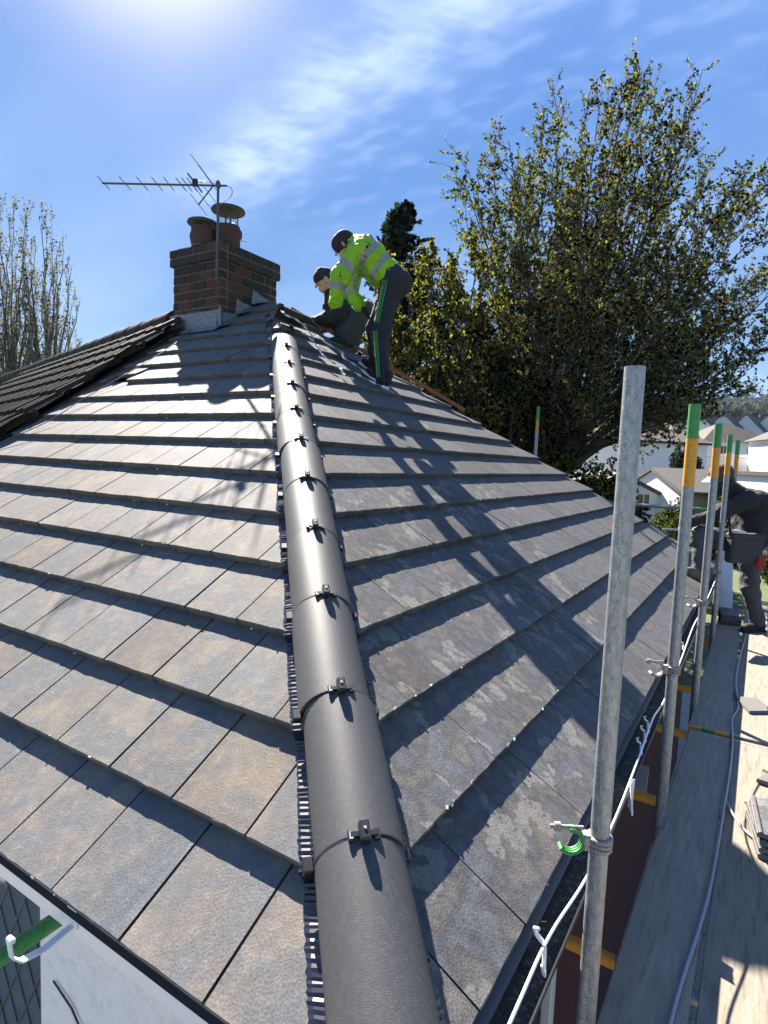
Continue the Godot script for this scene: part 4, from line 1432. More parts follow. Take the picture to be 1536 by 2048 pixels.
func trees() -> void:
	var young := [Color(0.16, 0.172, 0.045), Color(0.20, 0.19, 0.065), Color(0.12, 0.14, 0.036), Color(0.20, 0.165, 0.08)]
	var r3 := Vector3(0.531, 0, 0.847)
	# local axes stay the world's: crown offsets are along the picture's right (r3) and away
	broad_tree("big spreading tree in sparse young leaf behind the scaffold, right", G0(3.96, 14.3), 3.9, Vector3(0, 7.9, 0) + r3 * 0.6, Vector3(4.35, 4.95, 4.2), 21,
		{"trunk": 0.32, "limbs": 130, "branches": 13, "twigs": 7, "up": 0.25, "axis": 0.65, "blen": 1.15, "tlen": 0.45, "sprigs": 5, "fill": 0.75, "leaf": 0.07, "count": 4, "thin": 0.42, "cols": young, "low": -0.62, "bare": 0.36, "rise": 0.38})
	broad_tree("smaller bushy yellow-green tree directly behind the worker in the bright jacket", G0(5.75, 11.0), 2.2, Vector3(0, 5.0, 0), Vector3(1.9, 3.9, 1.8), 22,
		{"trunk": 0.14, "limbs": 48, "branches": 12, "twigs": 7, "blen": 0.85, "tlen": 0.32, "sprigs": 6, "leaf": 0.075, "count": 5, "cols": [Color(0.22, 0.205, 0.045), Color(0.25, 0.22, 0.06), Color(0.17, 0.17, 0.038)], "low": -0.8, "bare": 0.15})
	broad_tree("olive green leafy tree between the bright jacketed worker and the big tree", G0(4.6, 12.2), 2.0, Vector3(0, 4.2, 0), Vector3(1.9, 2.9, 1.6), 23,
		{"trunk": 0.12, "limbs": 40, "branches": 11, "twigs": 6, "blen": 0.85, "tlen": 0.34, "sprigs": 6, "leaf": 0.08, "count": 4, "cols": [Color(0.12, 0.122, 0.028), Color(0.145, 0.135, 0.035), Color(0.085, 0.095, 0.022)], "low": -0.8, "bare": 0.15})
	conifer("dark conifer top showing above the bushy tree behind the workers", G0(9.3, 15.0), 11.4, 3.1, 31, [Color(0.022, 0.032, 0.018), Color(0.03, 0.04, 0.02)])
	var dark := [Color(0.03, 0.042, 0.014), Color(0.045, 0.055, 0.018), Color(0.022, 0.032, 0.012)]
	shrub("evergreen_shrub", "dark evergreen mass beneath the bushy tree, along the red battens", G0(5.0, 14.2), Vector3(2.0, 4.3, 1.4), 4200, 0.11, dark, 41)
	shrub("evergreen_shrub", "dark evergreen below the big tree's trunk, left of the lone pole", G0(4.0, 16.5), Vector3(2.3, 4.2, 1.4), 4200, 0.11, dark, 42)
	shrub("evergreen_shrub", "dark evergreen right of the big tree's trunk, beside the galvanised pole", G0(3.2, 17.5), Vector3(1.5, 4.0, 1.2), 3000, 0.11, dark, 43)
	shrub("garden_hedge", "sunlit green garden hedge in front of the slate roofed outbuilding", G0(1.9, 21.3), Vector3(2.6, 2.75, 0.9), 3600, 0.10, [Color(0.08, 0.11, 0.025), Color(0.11, 0.13, 0.03), Color(0.05, 0.075, 0.02)], 44, "hedge")
	shrub("garden_hedge", "brownish hedge behind the second painted pole", G0(0.6, 30.0), Vector3(2.2, 3.3, 0.9), 2600, 0.12, [Color(0.11, 0.085, 0.03), Color(0.08, 0.075, 0.03)], 45, "hedge")
	shrub("garden_hedge", "green hedge at the right picture edge behind the worker's back", G0(-1.6, 25.0), Vector3(1.8, 2.7, 0.9), 2000, 0.12, [Color(0.04, 0.065, 0.02), Color(0.06, 0.08, 0.025)], 46, "hedge")
	for q in [[4.1, 40.5, 5.6, 47, "left"], [3.3, 41.2, 4.9, 48, "right"]]:
		shrub("clipped_evergreen", "tall dark clipped evergreen beside the white house, %s one of two" % q[4], G0(q[0], q[1]), Vector3(0.7, q[2], 0.7), 2200, 0.16, dark, q[3])
	var pale := [Color(0.20, 0.19, 0.10), Color(0.16, 0.15, 0.075), Color(0.24, 0.21, 0.13)]
	var up := {"trunk": 0.28, "limbs": 44, "branches": 9, "twigs": 6, "blen": 1.3, "tlen": 0.6, "sprigs": 3, "fill": 0.6, "leaf": 0.11, "count": 2, "cols": pale, "low": -0.5, "bare": 0.2, "up": 1.5, "axis": 1.0, "twigm": M.pale_twig, "rise": 0.5}
	broad_tree("taller pale upright tree with bare twigs at the left picture edge", G0(32.3, 15.2), 3.5, Vector3(0, 8.6, 0), Vector3(2.0, 8.8, 1.8), 51, up)
	broad_tree("pale upright tree with bare twigs, right one of the two beyond the old roof", G0(30.5, 16.1), 3.4, Vector3(0, 7.8, 0), Vector3(1.7, 7.8, 1.5), 52, up)
	broad_tree("small pale budding tree peeping over the old roof", G0(29.0, 17.0), 2.0, Vector3(0, 5.4, 0), Vector3(1.1, 2.4, 1.1), 53, {"trunk": 0.1, "limbs": 16, "branches": 7, "twigs": 5, "blen": 0.8, "tlen": 0.4, "sprigs": 3, "leaf": 0.1, "count": 2, "cols": pale, "twigm": M.pale_twig, "low": -0.2})
	# woodland and single trees on the far hill
	var r := RandomNumberGenerator.new()
	r.seed = 60
	var lv := Leaves.new()
	for i in 9000:
		var d := r.randf_range(190.0, 520.0)
		var s := r.randf_range(-0.05, 0.75) * d
		var p := Vector3(0.847, 0, -0.531) * d + Vector3(0.531, 0, 0.847) * s
		p.y = ground_z(p) + r.randf_range(0.5, 7.0) * (0.4 + 0.6 * r.randf())
		sprig(lv, r, p, Vector3.UP, 2.6, 3, [Color(0.035, 0.038, 0.016), Color(0.055, 0.045, 0.022), Color(0.03, 0.035, 0.013), Color(0.065, 0.06, 0.03)])
	var wd := part("hillside_wood", lv.mesh(M.leaf), self)
	tag(wd, "brown-green woodland covering the distant hillside", "woodland")
	kindof(wd, "stuff")

# ---------------------------------------------------------------- things on the roof and deck
func ribbon(pts: Array, w: float, up: Vector3, curl := 0.0) -> MB:
	var mb := MB.new()
	for i in pts.size() - 1:
		var d: Vector3 = (pts[i + 1] - pts[i]).normalized()
		mb.bar(pts[i] - d * 0.002, pts[i + 1] + d * 0.002, w, 0.003, (up + d.cross(up) * sin(i * 1.7) * curl).normalized())
	return mb

func smooth(pts: Array, sub: int) -> Array:
	var c := Curve3D.new()
	var n := pts.size()
	for i in n:
		var t: Vector3 = (pts[min(i + 1, n - 1)] - pts[max(i - 1, 0)]) * 0.17
		c.add_point(pts[i], -t, t)
	var out: Array = []
	for i in n - 1:
		for k in sub: out.append(c.sample(i, float(k) / sub))
	out.append(pts[n - 1])
	return out

func roof_clutter() -> void:
	# aerial
	var ae := thing("television_aerial", "dark television aerial on a mast strapped to the chimney corner", "aerial", H(4.49, 3.60, 2.95))
	var top := Vector3(0.0, 0.985, 0.0)
	var m := MB.new()
	m.tube([Vector3(0, 0, 0), Vector3(0, 0.5, 0.004), top], [0.013, 0.013, 0.013], 8)
	part("mast", m.mesh(M.aerial), ae)
	var bd := HD(1.06, -0.60, 0.0).normalized()   # boom runs away from the mast to the picture's left
	var sidev := bd.cross(Vector3.UP).normalized()
	var b0 := Vector3(0, 0.945, 0) - bd * 0.085 + sidev * 0.02
	m = MB.new()
	m.bar(b0, b0 + bd * 1.30, 0.016, 0.016, Vector3.UP, 0.002)
	part("boom", m.mesh(M.aerial), ae)
	var ti := 0
	# rods lean across the boom
	var rd := (sidev * 0.75 + Vector3.UP * -0.35 + bd * -0.28).normalized()
	for s in [0.36, 0.415, 0.475, 0.60, 0.725, 0.88, 1.06, 1.285]:
		m = MB.new()
		var q: Vector3 = b0 + bd * s + Vector3.UP * 0.004
		m.rod(q - rd * 0.085, q + rd * 0.085, 0.0045, 6)
		part("director_rod", m.mesh(M.aerial), ae)
	m = MB.new()
	m.box(b0 + bd * 0.33 + Vector3.UP * 0.025, Vector3(0.026, 0.035, 0.02), Basis(bd, Vector3.UP, sidev), 0.006)
	m.rod(b0 + bd * 0.33 + Vector3.UP * 0.02 - rd * 0.12, b0 + bd * 0.33 + Vector3.UP * 0.02 + rd * 0.12, 0.008, 6)
	part("dipole", m.mesh(M.black_plastic), ae)
	m = MB.new()
	m.tube(smooth([b0 + bd * 0.32 + Vector3.UP * 0.04, b0 + bd * 0.2 + Vector3.UP * 0.035, b0 + bd * 0.1 + Vector3.UP * 0.01, b0 - bd * 0.03 - Vector3.UP * 0.01 + sidev * 0.01, b0 - bd * 0.045 - Vector3.UP * 0.1, Vector3(0.012, 0.7, 0.0), Vector3(0.015, 0.3, 0.01), Vector3(0.014, 0.02, 0.01)], 5), [0.0035], 5)
	part("lead_cable", m.mesh(M.cable), ae)
	for sgn in [1.0, -1.0]:
		m = MB.new()
		var hinge: Vector3 = b0 + bd * 0.14
		var e: Vector3 = hinge + (bd * 0.62 + Vector3.UP * sgn * 0.78).normalized() * 0.25
		m.rod(hinge, e, 0.007, 6)
		var spine := part("reflector_arm", m.mesh(M.aerial), ae)
		for k in 3:
			var rm := MB.new()
			var q: Vector3 = hinge.lerp(e, [0.34, 0.66, 0.97][k])
			rm.rod(q - rd * 0.14, q + rd * 0.14, 0.0035, 5)
			part("reflector_rod", rm.mesh(M.aerial), spine)
	m = MB.new()
	m.box(Vector3(0, 0.945, 0), Vector3(0.02, 0.03, 0.02), Basis(bd, Vector3.UP, sidev), 0.004)
	m.box(Vector3(-0.0, 0.09, 0.0) + HD(0.05, 0.06, 0) * 0.5, Vector3(0.05, 0.012, 0.012), Basis(HD(0.6, 0.8, 0), Vector3.UP, HD(0.8, -0.6, 0)))
	part("bracket", m.mesh(M.aerial), ae)
	# thin cable lying down the roof by the party line
	var cp: Array = []
	for q in [[4.926, 3.649, 2.50], [4.80, 3.40, 2.335], [4.737, 3.171, 2.18], [4.744, 2.745, 1.889], [4.789, 2.326, 1.603], [4.76, 2.005, 1.385], [4.957, 1.714, 1.187], [5.02, 1.4, 0.975], [5.0, 0.9, 0.635]]:
		cp.append(H(q[0], q[1], q[2] + 0.006))
	m = MB.new()
	m.tube(smooth(cp, 5), [0.0038], 6)
	tag(part("roof_cable", m.mesh(M.cable), self), "thin black cable lying down the left roof slope from the chimney", "cable")
	# battens on the far hip
	for q in [[4.02, 3.05, 0.0, "upper red-brown timber batten along the far hip, by the workers"], [3.06, 2.58, 0.012, "lower red-brown timber batten end along the far hip"]]:
		m = MB.new()
		var n := 0.028 + float(q[2])
		m.bar(H(q[0], W - q[0], q[0] * TT + n), H(q[1], W - q[1], q[1] * TT + n), 0.045, 0.03, Vector3.UP, 0.002)
		tag(part("timber_batten", m.mesh(M.red_batten), self), q[3], "batten", "battens on the far hip")
	# unfixed ridge tile at the hip's head
	m = MB.new()
	var ra := H(3.62, 3.60, 2.60)
	var rb := H(3.52, 3.88, 2.545)
	var rdv := (rb - ra).normalized()
	var rx := rdv.cross(Vector3.UP).normalized()
	var N := 12
	for i in N:
		var a0: float = lerp(0.1, PI - 0.1, float(i) / N)
		var a1: float = lerp(0.1, PI - 0.1, float(i + 1) / N)
		var e0 := rx * cos(a0) + rx.cross(rdv) * sin(a0) * (1.0 if rx.cross(rdv).y > 0 else -1.0)
		var e1 := rx * cos(a1) + rx.cross(rdv) * sin(a1) * (1.0 if rx.cross(rdv).y > 0 else -1.0)
		for R in [0.11, 0.095]:
			m.face([ra + e0 * R - Vector3.UP * 0.09, ra + e1 * R - Vector3.UP * 0.09, rb + e1 * R - Vector3.UP * 0.09, rb + e0 * R - Vector3.UP * 0.09], e0 if R > 0.1 else -e0)
		for p in [ra, rb]:
			m.face([p + e0 * 0.11 - Vector3.UP * 0.09, p + e1 * 0.11 - Vector3.UP * 0.09, p + e1 * 0.095 - Vector3.UP * 0.09, p + e0 * 0.095 - Vector3.UP * 0.09], p - (ra + rb) * 0.5)
	tag(part("loose_ridge_tile", m.mesh(M.old_tile), self), "dark loose ridge tile lying across the head of the hip", "ridge tile")
	# peeled backing strips
	var strips := [
		[[[3.436, 3.723, 2.36], [3.33, 3.71, 2.30], [3.229, 3.692, 2.222], [3.13, 3.62, 2.16], [3.038, 3.554, 2.092], [2.922, 3.599, 2.013], [2.83, 3.55, 1.96], [2.746, 3.488, 1.894]], "crumpled pale backing strip lying closest to the hip capping"],
		[[[3.499, 3.998, 2.402], [3.369, 3.966, 2.318], [3.24, 4.096, 2.23], [3.106, 3.968, 2.139], [3.036, 4.024, 2.091], [2.931, 4.055, 2.02]], "crumpled pale backing strip leading to the bright jacketed worker's shoes"],
		[[[2.849, 3.79, 1.964], [2.757, 3.90, 1.901], [2.698, 4.03, 1.861], [2.60, 4.10, 1.80]], "pale backing strip in front of the bright jacketed worker's shoes"],
		[[[3.52, 3.52, 2.525], [3.45, 3.50, 2.475], [3.40, 3.58, 2.45], [3.36, 3.66, 2.40], [3.30, 3.74, 2.30]], "pale sealing strip draped over the top end of the hip capping"]]
	for s in strips:
		var pts: Array = []
		for q in s[0]: pts.append(H(q[0], q[1], q[2] + 0.012))
		var mb := ribbon(smooth(pts, 4), 0.03, HD(-0.5, 0, 0.83), 0.5)
		tag(part("backing_strip", mb.mesh(M.strip), self), s[1], "plastic strip", "peeled strips on the roof")
	# broken mortar along the ridge head
	var rng := RandomNumberGenerator.new()
	rng.seed = 77
	var lab := ["leftmost brown mortar lump on the ridge by the chimney", "middle brown mortar lump on the ridge", "brown mortar lump nearest the seated worker"]
	for i in 3:
		m = MB.new()
		m.box(Vector3.ZERO, Vector3(0.05, 0.03, 0.04) * rng.randf_range(0.8, 1.2), Basis.from_euler(Vector3(rng.randf(), rng.randf(), rng.randf())), 0.015)
		var o := part("mortar_lump", m.mesh(M.clay), self)
		var aa: float = 4.15 - i * 0.16
		o.position = H(aa, W * 0.5 + 0.08 + i * 0.14, aa * TT - 0.03 - 0.02 * i)
		tag(o, lab[i], "rubble", "mortar lumps on the ridge")

func deck_clutter() -> void:
	# white cable with hooks, strung along the inner poles
	var pts: Array = []
	for q in [[-0.085, -0.5, 0.03], [-0.08, 0.281, 0.058], [-0.08, 0.55, 0.062], [-0.085, 0.906, 0.0], [-0.08, 1.338, -0.046], [-0.085, 1.711, -0.004], [-0.09, 2.061, 0.059], [-0.10, 2.2, 0.07], [-0.08, 2.6, -0.02], [-0.09, 3.2, 0.03], [-0.11, 3.68, 0.15], [-0.10, 4.6, 0.08], [-0.12, 5.8, 0.16]]:
		pts.append(H(q[0], q[1], q[2]))
	var wc := thing("white_cable", "thin white plastic strip strung along the poles beside the right eave", "cable", Vector3.ZERO)
	var m := MB.new()
	m.tube(smooth(pts, 6), [0.004], 6)
	part("strand", m.mesh(M.white_cable), wc)
	for q in [[0.52, 0.060, 1.0], [1.86, 0.025, 0.7], [1.95, 0.045, 0.7], [2.03, 0.06, 0.7], [2.9, 0.01, 0.8], [3.4, 0.09, 0.8]]:
		var h := MB.new()
		var o := H(-0.078, q[0], q[1])
		var k: float = q[2]
		h.tube([o, o + HD(0.022, 0.005, 0.012) * k, o + HD(0.026, 0.0, 0.03) * k, o + HD(0.014, -0.004, 0.036) * k], [0.006 * k, 0.006 * k, 0.005 * k, 0.004 * k], 6)
		h.tube([o + HD(0, 0, -0.004), o + HD(-0.004, -0.01, -0.045) * k, o + HD(-0.012, -0.03, -0.05) * k, o + HD(-0.01, -0.05, -0.01) * k], [0.005, 0.005, 0.004, 0.004], 6)
		part("hook", h.mesh(M.white_cable), wc)
	# bundle of white brackets
	var bb := thing("bracket_bundle", "small bundle of white plastic brackets hanging on the white strip", "bracket", H(-0.085, 1.62, -0.04))
	for i in 3:
		m = MB.new()
		m.bar(HD(0, 0.02 * i, 0.0), HD(-0.02 + 0.01 * i, -0.05 + 0.03 * i, -0.10), 0.03, 0.006, HD(1, 0.2 * i, 0.1), 0.002)
		part("bracket", m.mesh(M.white_cable), bb)
	m = MB.new()
	m.box(Vector3.ZERO, Vector3(0.11, 0.018, 0.055), Basis(HD(0.1, 1, 0.15).normalized(), Vector3.UP, HD(1, -0.1, 0).normalized()).orthonormalized(), 0.004)
	var of := part("timber_offcut", m.mesh(M.grey_board), self)
	of.position = H(0.02, 2.56, -0.471)
	tag(of, "short grey timber offcut wedged between eave and deck by the white brackets", "timber")
	# trailing flex
	pts = []
	for q in [[-0.30, 0.2], [-0.322, 1.029], [-0.362, 1.516], [-0.382, 1.858], [-0.395, 2.507], [-0.401, 2.962], [-0.397, 3.341], [-0.382, 3.686], [-0.408, 3.993], [-0.373, 4.547], [-0.384, 5.396], [-0.41, 6.223]]:
		pts.append(H(q[0], q[1], -0.437))
	m = MB.new()
	m.tube(smooth(pts, 6), [0.0075], 7)
	tag(part("trailing_flex", m.mesh(M.grey_cable), self), "grey extension flex snaking along the joint between grey and cream boards", "cable")
	m = MB.new()
	m.tube(smooth([H(-0.39, 2.55, -0.437), H(-0.44, 2.4, -0.438), H(-0.50, 2.28, -0.439), H(-0.60, 2.2, -0.439)], 5), [0.006], 6)
	tag(part("branch_flex", m.mesh(M.grey_cable), self), "short pale flex branching off towards the stack of old tiles", "cable")
	# stack of old interlocking tiles at the edge of the picture
	var rng := RandomNumberGenerator.new()
	rng.seed = 88
	var lev := ["lowest", "second", "third", "topmost"]
	for i in 4:
		var t := thing("stacked_tile", "grey ribbed roof tile at the right picture edge, %s of its stack" % lev[i], "roof tile", H(-0.64, 2.30, -0.452 + i * 0.03), Basis(Vector3.UP, 0.12 + rng.randf_range(-0.05, 0.05)), "old tiles stacked on the deck")
		m = MB.new()
		m.box(Vector3(0, 0.012, 0), Vector3(0.165, 0.011, 0.13), Basis.IDENTITY, 0.003)
		part("slab", m.mesh(M.tile_scuffed), t)
		for k in [-0.115, -0.06, 0.105]:
			var rb := MB.new()
			rb.tube([Vector3(-0.165, 0.021, k), Vector3(0.165, 0.021, k)], [0.009, 0.009], 8)
			part("rib", rb.mesh(M.tile_scuffed), t)
	for q in [[-0.50, 4.06, 0.5, "dark slate coloured tile piece lying flat on the cream boards mid-deck"], [-0.66, 2.95, -0.3, "broken tile piece just beyond the tile stack"]]:
		m = MB.new()
		m.face([Vector3(-0.13, 0.022, -0.10), Vector3(0.14, 0.022, -0.06), Vector3(0.12, 0.022, 0.09), Vector3(-0.10, 0.022, 0.07)], Vector3.UP)
		m.face([Vector3(-0.13, 0.0, -0.10), Vector3(0.14, 0.0, -0.06), Vector3(0.12, 0.0, 0.09), Vector3(-0.10, 0.0, 0.07)], Vector3.DOWN)
		var qs := [Vector3(-0.13, 0, -0.10), Vector3(0.14, 0, -0.06), Vector3(0.12, 0, 0.09), Vector3(-0.10, 0, 0.07)]
		for i in 4:
			var j := (i + 1) % 4
			m.face([qs[i], qs[j], qs[j] + Vector3.UP * 0.022, qs[i] + Vector3.UP * 0.022], qs[i] + qs[j])
		var o := part("tile_piece", m.mesh(M.tile_scuffed), self)
		o.transform = Transform3D(Basis(Vector3.UP, q[2]), H(q[0], q[1], -0.447))
		tag(o, q[3], "roof tile")
	# things by the worker
	m = MB.new()
	m.box(Vector3.ZERO, Vector3(0.19, 0.055, 0.10), Basis(Vector3.UP, 0.1), 0.008)
	var gb := part("grey_block", m.mesh(M.tile_scuffed), self)
	gb.position = H(-0.24, 6.75, -0.388)
	tag(gb, "stack of grey tiles seen end on beside the worker's standing leg", "tile stack")
	m = MB.new()
	m.bar(H(-0.17, 7.25, -0.44), H(-0.10, 7.6, 0.42), 0.16, 0.03, HD(0, 1, -0.4), 0.003)
	tag(part("leaning_board", m.mesh(M.render), self), "pale board leaning upright behind the worker's legs", "board")

# ---------------------------------------------------------------- people
# A smooth body round bones [p0, p1, r0, r1], meshed as surface nets.
class Blob:
	var A := PackedVector3Array(); var D := PackedVector3Array(); var r0 := PackedFloat32Array(); var r1 := PackedFloat32Array(); var L2 := PackedFloat32Array()
	var k := 0.05
	var noise: FastNoiseLite
	var amp := 0.0
	func _init(bones: Array, kk: float) -> void:
		k = kk
		for b in bones:
			A.append(b[0]); D.append(b[1] - b[0]); r0.append(b[2]); r1.append(b[3]); L2.append(max((b[1] - b[0]).length_squared(), 1e-9))
	func f(p: Vector3) -> float:
		var d := 9.0
		for i in A.size():
			var q := p - A[i]
			var t: float = clamp(q.dot(D[i]) / L2[i], 0.0, 1.0)
			var e: float = (q - D[i] * t).length() - lerpf(r0[i], r1[i], t)
			var h: float = max(k - abs(d - e), 0.0) / k
			d = min(d, e) - h * h * k * 0.25
		if amp > 0.0: d += noise.get_noise_3dv(p) * amp
		return d
	func net(s: float) -> Array:
		var cells := {}
		for i in A.size():
			var R: float = max(r0[i], r1[i]) + k * 0.3 + s * 2.0
			var lo := A[i].min(A[i] + D[i]) - Vector3.ONE * R
			var hi := A[i].max(A[i] + D[i]) + Vector3.ONE * R
			for x in range(int(floor(lo.x / s)), int(ceil(hi.x / s)) + 1):
				for y in range(int(floor(lo.y / s)), int(ceil(hi.y / s)) + 1):
					for z in range(int(floor(lo.z / s)), int(ceil(hi.z / s)) + 1):
						var c := Vector3i(x, y, z)
						if cells.has(c): continue
						var p := (Vector3(c) + Vector3.ONE * 0.5) * s
						var q := p - A[i]
						var t: float = clamp(q.dot(D[i]) / L2[i], 0.0, 1.0)
						var e: float = (q - D[i] * t).length() - lerpf(r0[i], r1[i], t)
						if e < s * 1.2 + k * 0.3 and e > -(s * 1.6 + k * 0.3): cells[c] = true
		var val := {}
		var vid := {}
		var V := PackedVector3Array()
		var Nn := PackedVector3Array()
		var offs: Array[Vector3i] = [Vector3i(0, 0, 0), Vector3i(1, 0, 0), Vector3i(0, 1, 0), Vector3i(1, 1, 0), Vector3i(0, 0, 1), Vector3i(1, 0, 1), Vector3i(0, 1, 1), Vector3i(1, 1, 1)]
		var edges := [[0, 1], [2, 3], [4, 5], [6, 7], [0, 2], [1, 3], [4, 6], [5, 7], [0, 4], [1, 5], [2, 6], [3, 7]]
		for c in cells:
			var w := PackedFloat32Array()
			var neg := 0
			for o in offs:
				var g: Vector3i = c + o
				if not val.has(g): val[g] = f(Vector3(g) * s)
				var x: float = val[g]
				w.append(x)
				if x < 0.0: neg += 1
			if neg == 0 or neg == 8: continue
			var sum := Vector3.ZERO
			var n := 0
			for e in edges:
				var a: float = w[e[0]]
				var b: float = w[e[1]]
				if (a < 0.0) != (b < 0.0):
					sum += Vector3(offs[e[0]]).lerp(Vector3(offs[e[1]]), a / (a - b))
					n += 1
			vid[c] = V.size()
			V.append((Vector3(c) + sum / n) * s)
			Nn.append(Vector3(w[1] + w[3] + w[5] + w[7] - w[0] - w[2] - w[4] - w[6], w[2] + w[3] + w[6] + w[7] - w[0] - w[1] - w[4] - w[5], w[4] + w[5] + w[6] + w[7] - w[0] - w[1] - w[2] - w[3]).normalized())
		var T := PackedInt32Array()
		var ax: Array[Vector3i] = [Vector3i(1, 0, 0), Vector3i(0, 1, 0), Vector3i(0, 0, 1)]
		for c in vid:
			for m in 3:
				var a: float = val[c]
				var b: float = val[c + ax[m]]
				if (a < 0.0) == (b < 0.0): continue
				var u: Vector3i = ax[(m + 1) % 3]
				var v: Vector3i = ax[(m + 2) % 3]
				if not (vid.has(c - u) and vid.has(c - v) and vid.has(c - u - v)): continue
				var q := [vid[c], vid[c - u], vid[c - u - v], vid[c - v]]
				if a < 0.0: q = [q[3], q[2], q[1], q[0]]
				for i in [0, 1, 2, 0, 2, 3]: T.append(q[i])
		return [V, Nn, T]

func blob_into(mbs: Array, bones: Array, s: float, k: float, pick = null, amp := 0.0, sd := 1) -> void:
	var b := Blob.new(bones, k)
	if amp > 0.0:
		b.noise = nz(sd, 7.0, 3); b.amp = amp * 1.6
	var r := b.net(s)
	var V: PackedVector3Array = r[0]
	var N: PackedVector3Array = r[1]
	var T: PackedInt32Array = r[2]
	for i in range(0, T.size(), 3):
		var p := V[T[i]]; var q := V[T[i + 1]]; var w := V[T[i + 2]]
		var which := 0
		if pick != null: which = pick.call((p + q + w) / 3.0)
		var mb: MB = mbs[which]
		if (q - p).cross(w - p).dot(N[T[i]] + N[T[i + 1]]) >= 0.0: mb.tri(p, q, w, N[T[i]], N[T[i + 1]], N[T[i + 2]])
		else: mb.tri(p, w, q, N[T[i]], N[T[i + 2]], N[T[i + 1]])

func head_bones(c: Vector3, fwd: Vector3, up: Vector3) -> Array:
	var s := fwd.cross(up).normalized()
	return [[c + up * 0.025 - fwd * 0.02, c + up * 0.02 + fwd * 0.02, 0.088, 0.082], [c - up * 0.02 + fwd * 0.02, c - up * 0.085 + fwd * 0.055, 0.066, 0.034],
		[c + fwd * 0.095 + up * 0.005, c + fwd * 0.118 - up * 0.028, 0.010, 0.014], [c + fwd * 0.085 - up * 0.062 - s * 0.015, c + fwd * 0.085 - up * 0.062 + s * 0.015, 0.014, 0.014],
		[c + s * 0.082 - up * 0.012 + up * 0.02, c + s * 0.084 - up * 0.035, 0.014, 0.010], [c - s * 0.082 - up * 0.012 + up * 0.02, c - s * 0.084 - up * 0.035, 0.014, 0.010],
		[c + fwd * 0.082 + up * 0.028 - s * 0.03, c + fwd * 0.082 + up * 0.028 + s * 0.03, 0.016, 0.016], [c - up * 0.07 - fwd * 0.02, c - up * 0.16 - fwd * 0.03, 0.055, 0.058]]

func hand_bones(w: Vector3, d: Vector3, palm: Vector3, curl: float, thumb := 1.0) -> Array:
	var s := d.cross(palm).normalized() * thumb
	var out := [[w, w + d * 0.07, 0.026, 0.030], [w + s * 0.018 + d * 0.02, w + s * 0.022 + d * 0.075, 0.018, 0.016], [w - s * 0.02 + d * 0.02, w - s * 0.024 + d * 0.07, 0.018, 0.015]]
	var ls := [0.068, 0.076, 0.072, 0.056]
	for i in 4:
		var b: Vector3 = w + d * (0.085 - 0.006 * abs(i - 1.2)) + s * (0.030 - 0.020 * i)
		var d1 := (d + palm * curl * 0.5).normalized()
		var d2 := (d + palm * curl * 1.6).normalized()
		var j: Vector3 = b + d1 * ls[i] * 0.5
		out.append([b, j, 0.0095, 0.0088]); out.append([j, j + d2 * ls[i] * 0.55, 0.0088, 0.0075])
	var tb := w + d * 0.03 + s * 0.03
	var td := (d * 0.7 + s * 0.75 + palm * 0.3).normalized()
	out.append([tb, tb + td * 0.035, 0.012, 0.0105]); out.append([tb + td * 0.035, tb + td * 0.035 + (d + palm * 0.4).normalized() * 0.03, 0.0105, 0.009])
	return out

func shoe(parent: Node3D, heel: Vector3, fwd: Vector3, up: Vector3, m: Material, sole: Material, high := 0.05) -> void:
	var mb := MB.new()
	blob_into([mb], [[heel + up * 0.05 + fwd * 0.03, heel + up * 0.045 + fwd * 0.19, 0.042, 0.042], [heel + up * 0.038 + fwd * 0.18, heel + up * 0.036 + fwd * 0.235, 0.042, 0.034], [heel + up * 0.055 + fwd * 0.03, heel + up * (0.07 + high) + fwd * 0.035, 0.042, 0.046]], 0.011, 0.04)
	var s := part("shoe", mb.mesh(m), parent)
	var sl := MB.new()
	var sd := fwd.cross(up).normalized()
	sl.box(heel + up * 0.010 + fwd * 0.125, Vector3(0.15, 0.013, 0.046), Basis(fwd, up, sd), 0.008)
	part("sole", sl.mesh(sole), s)

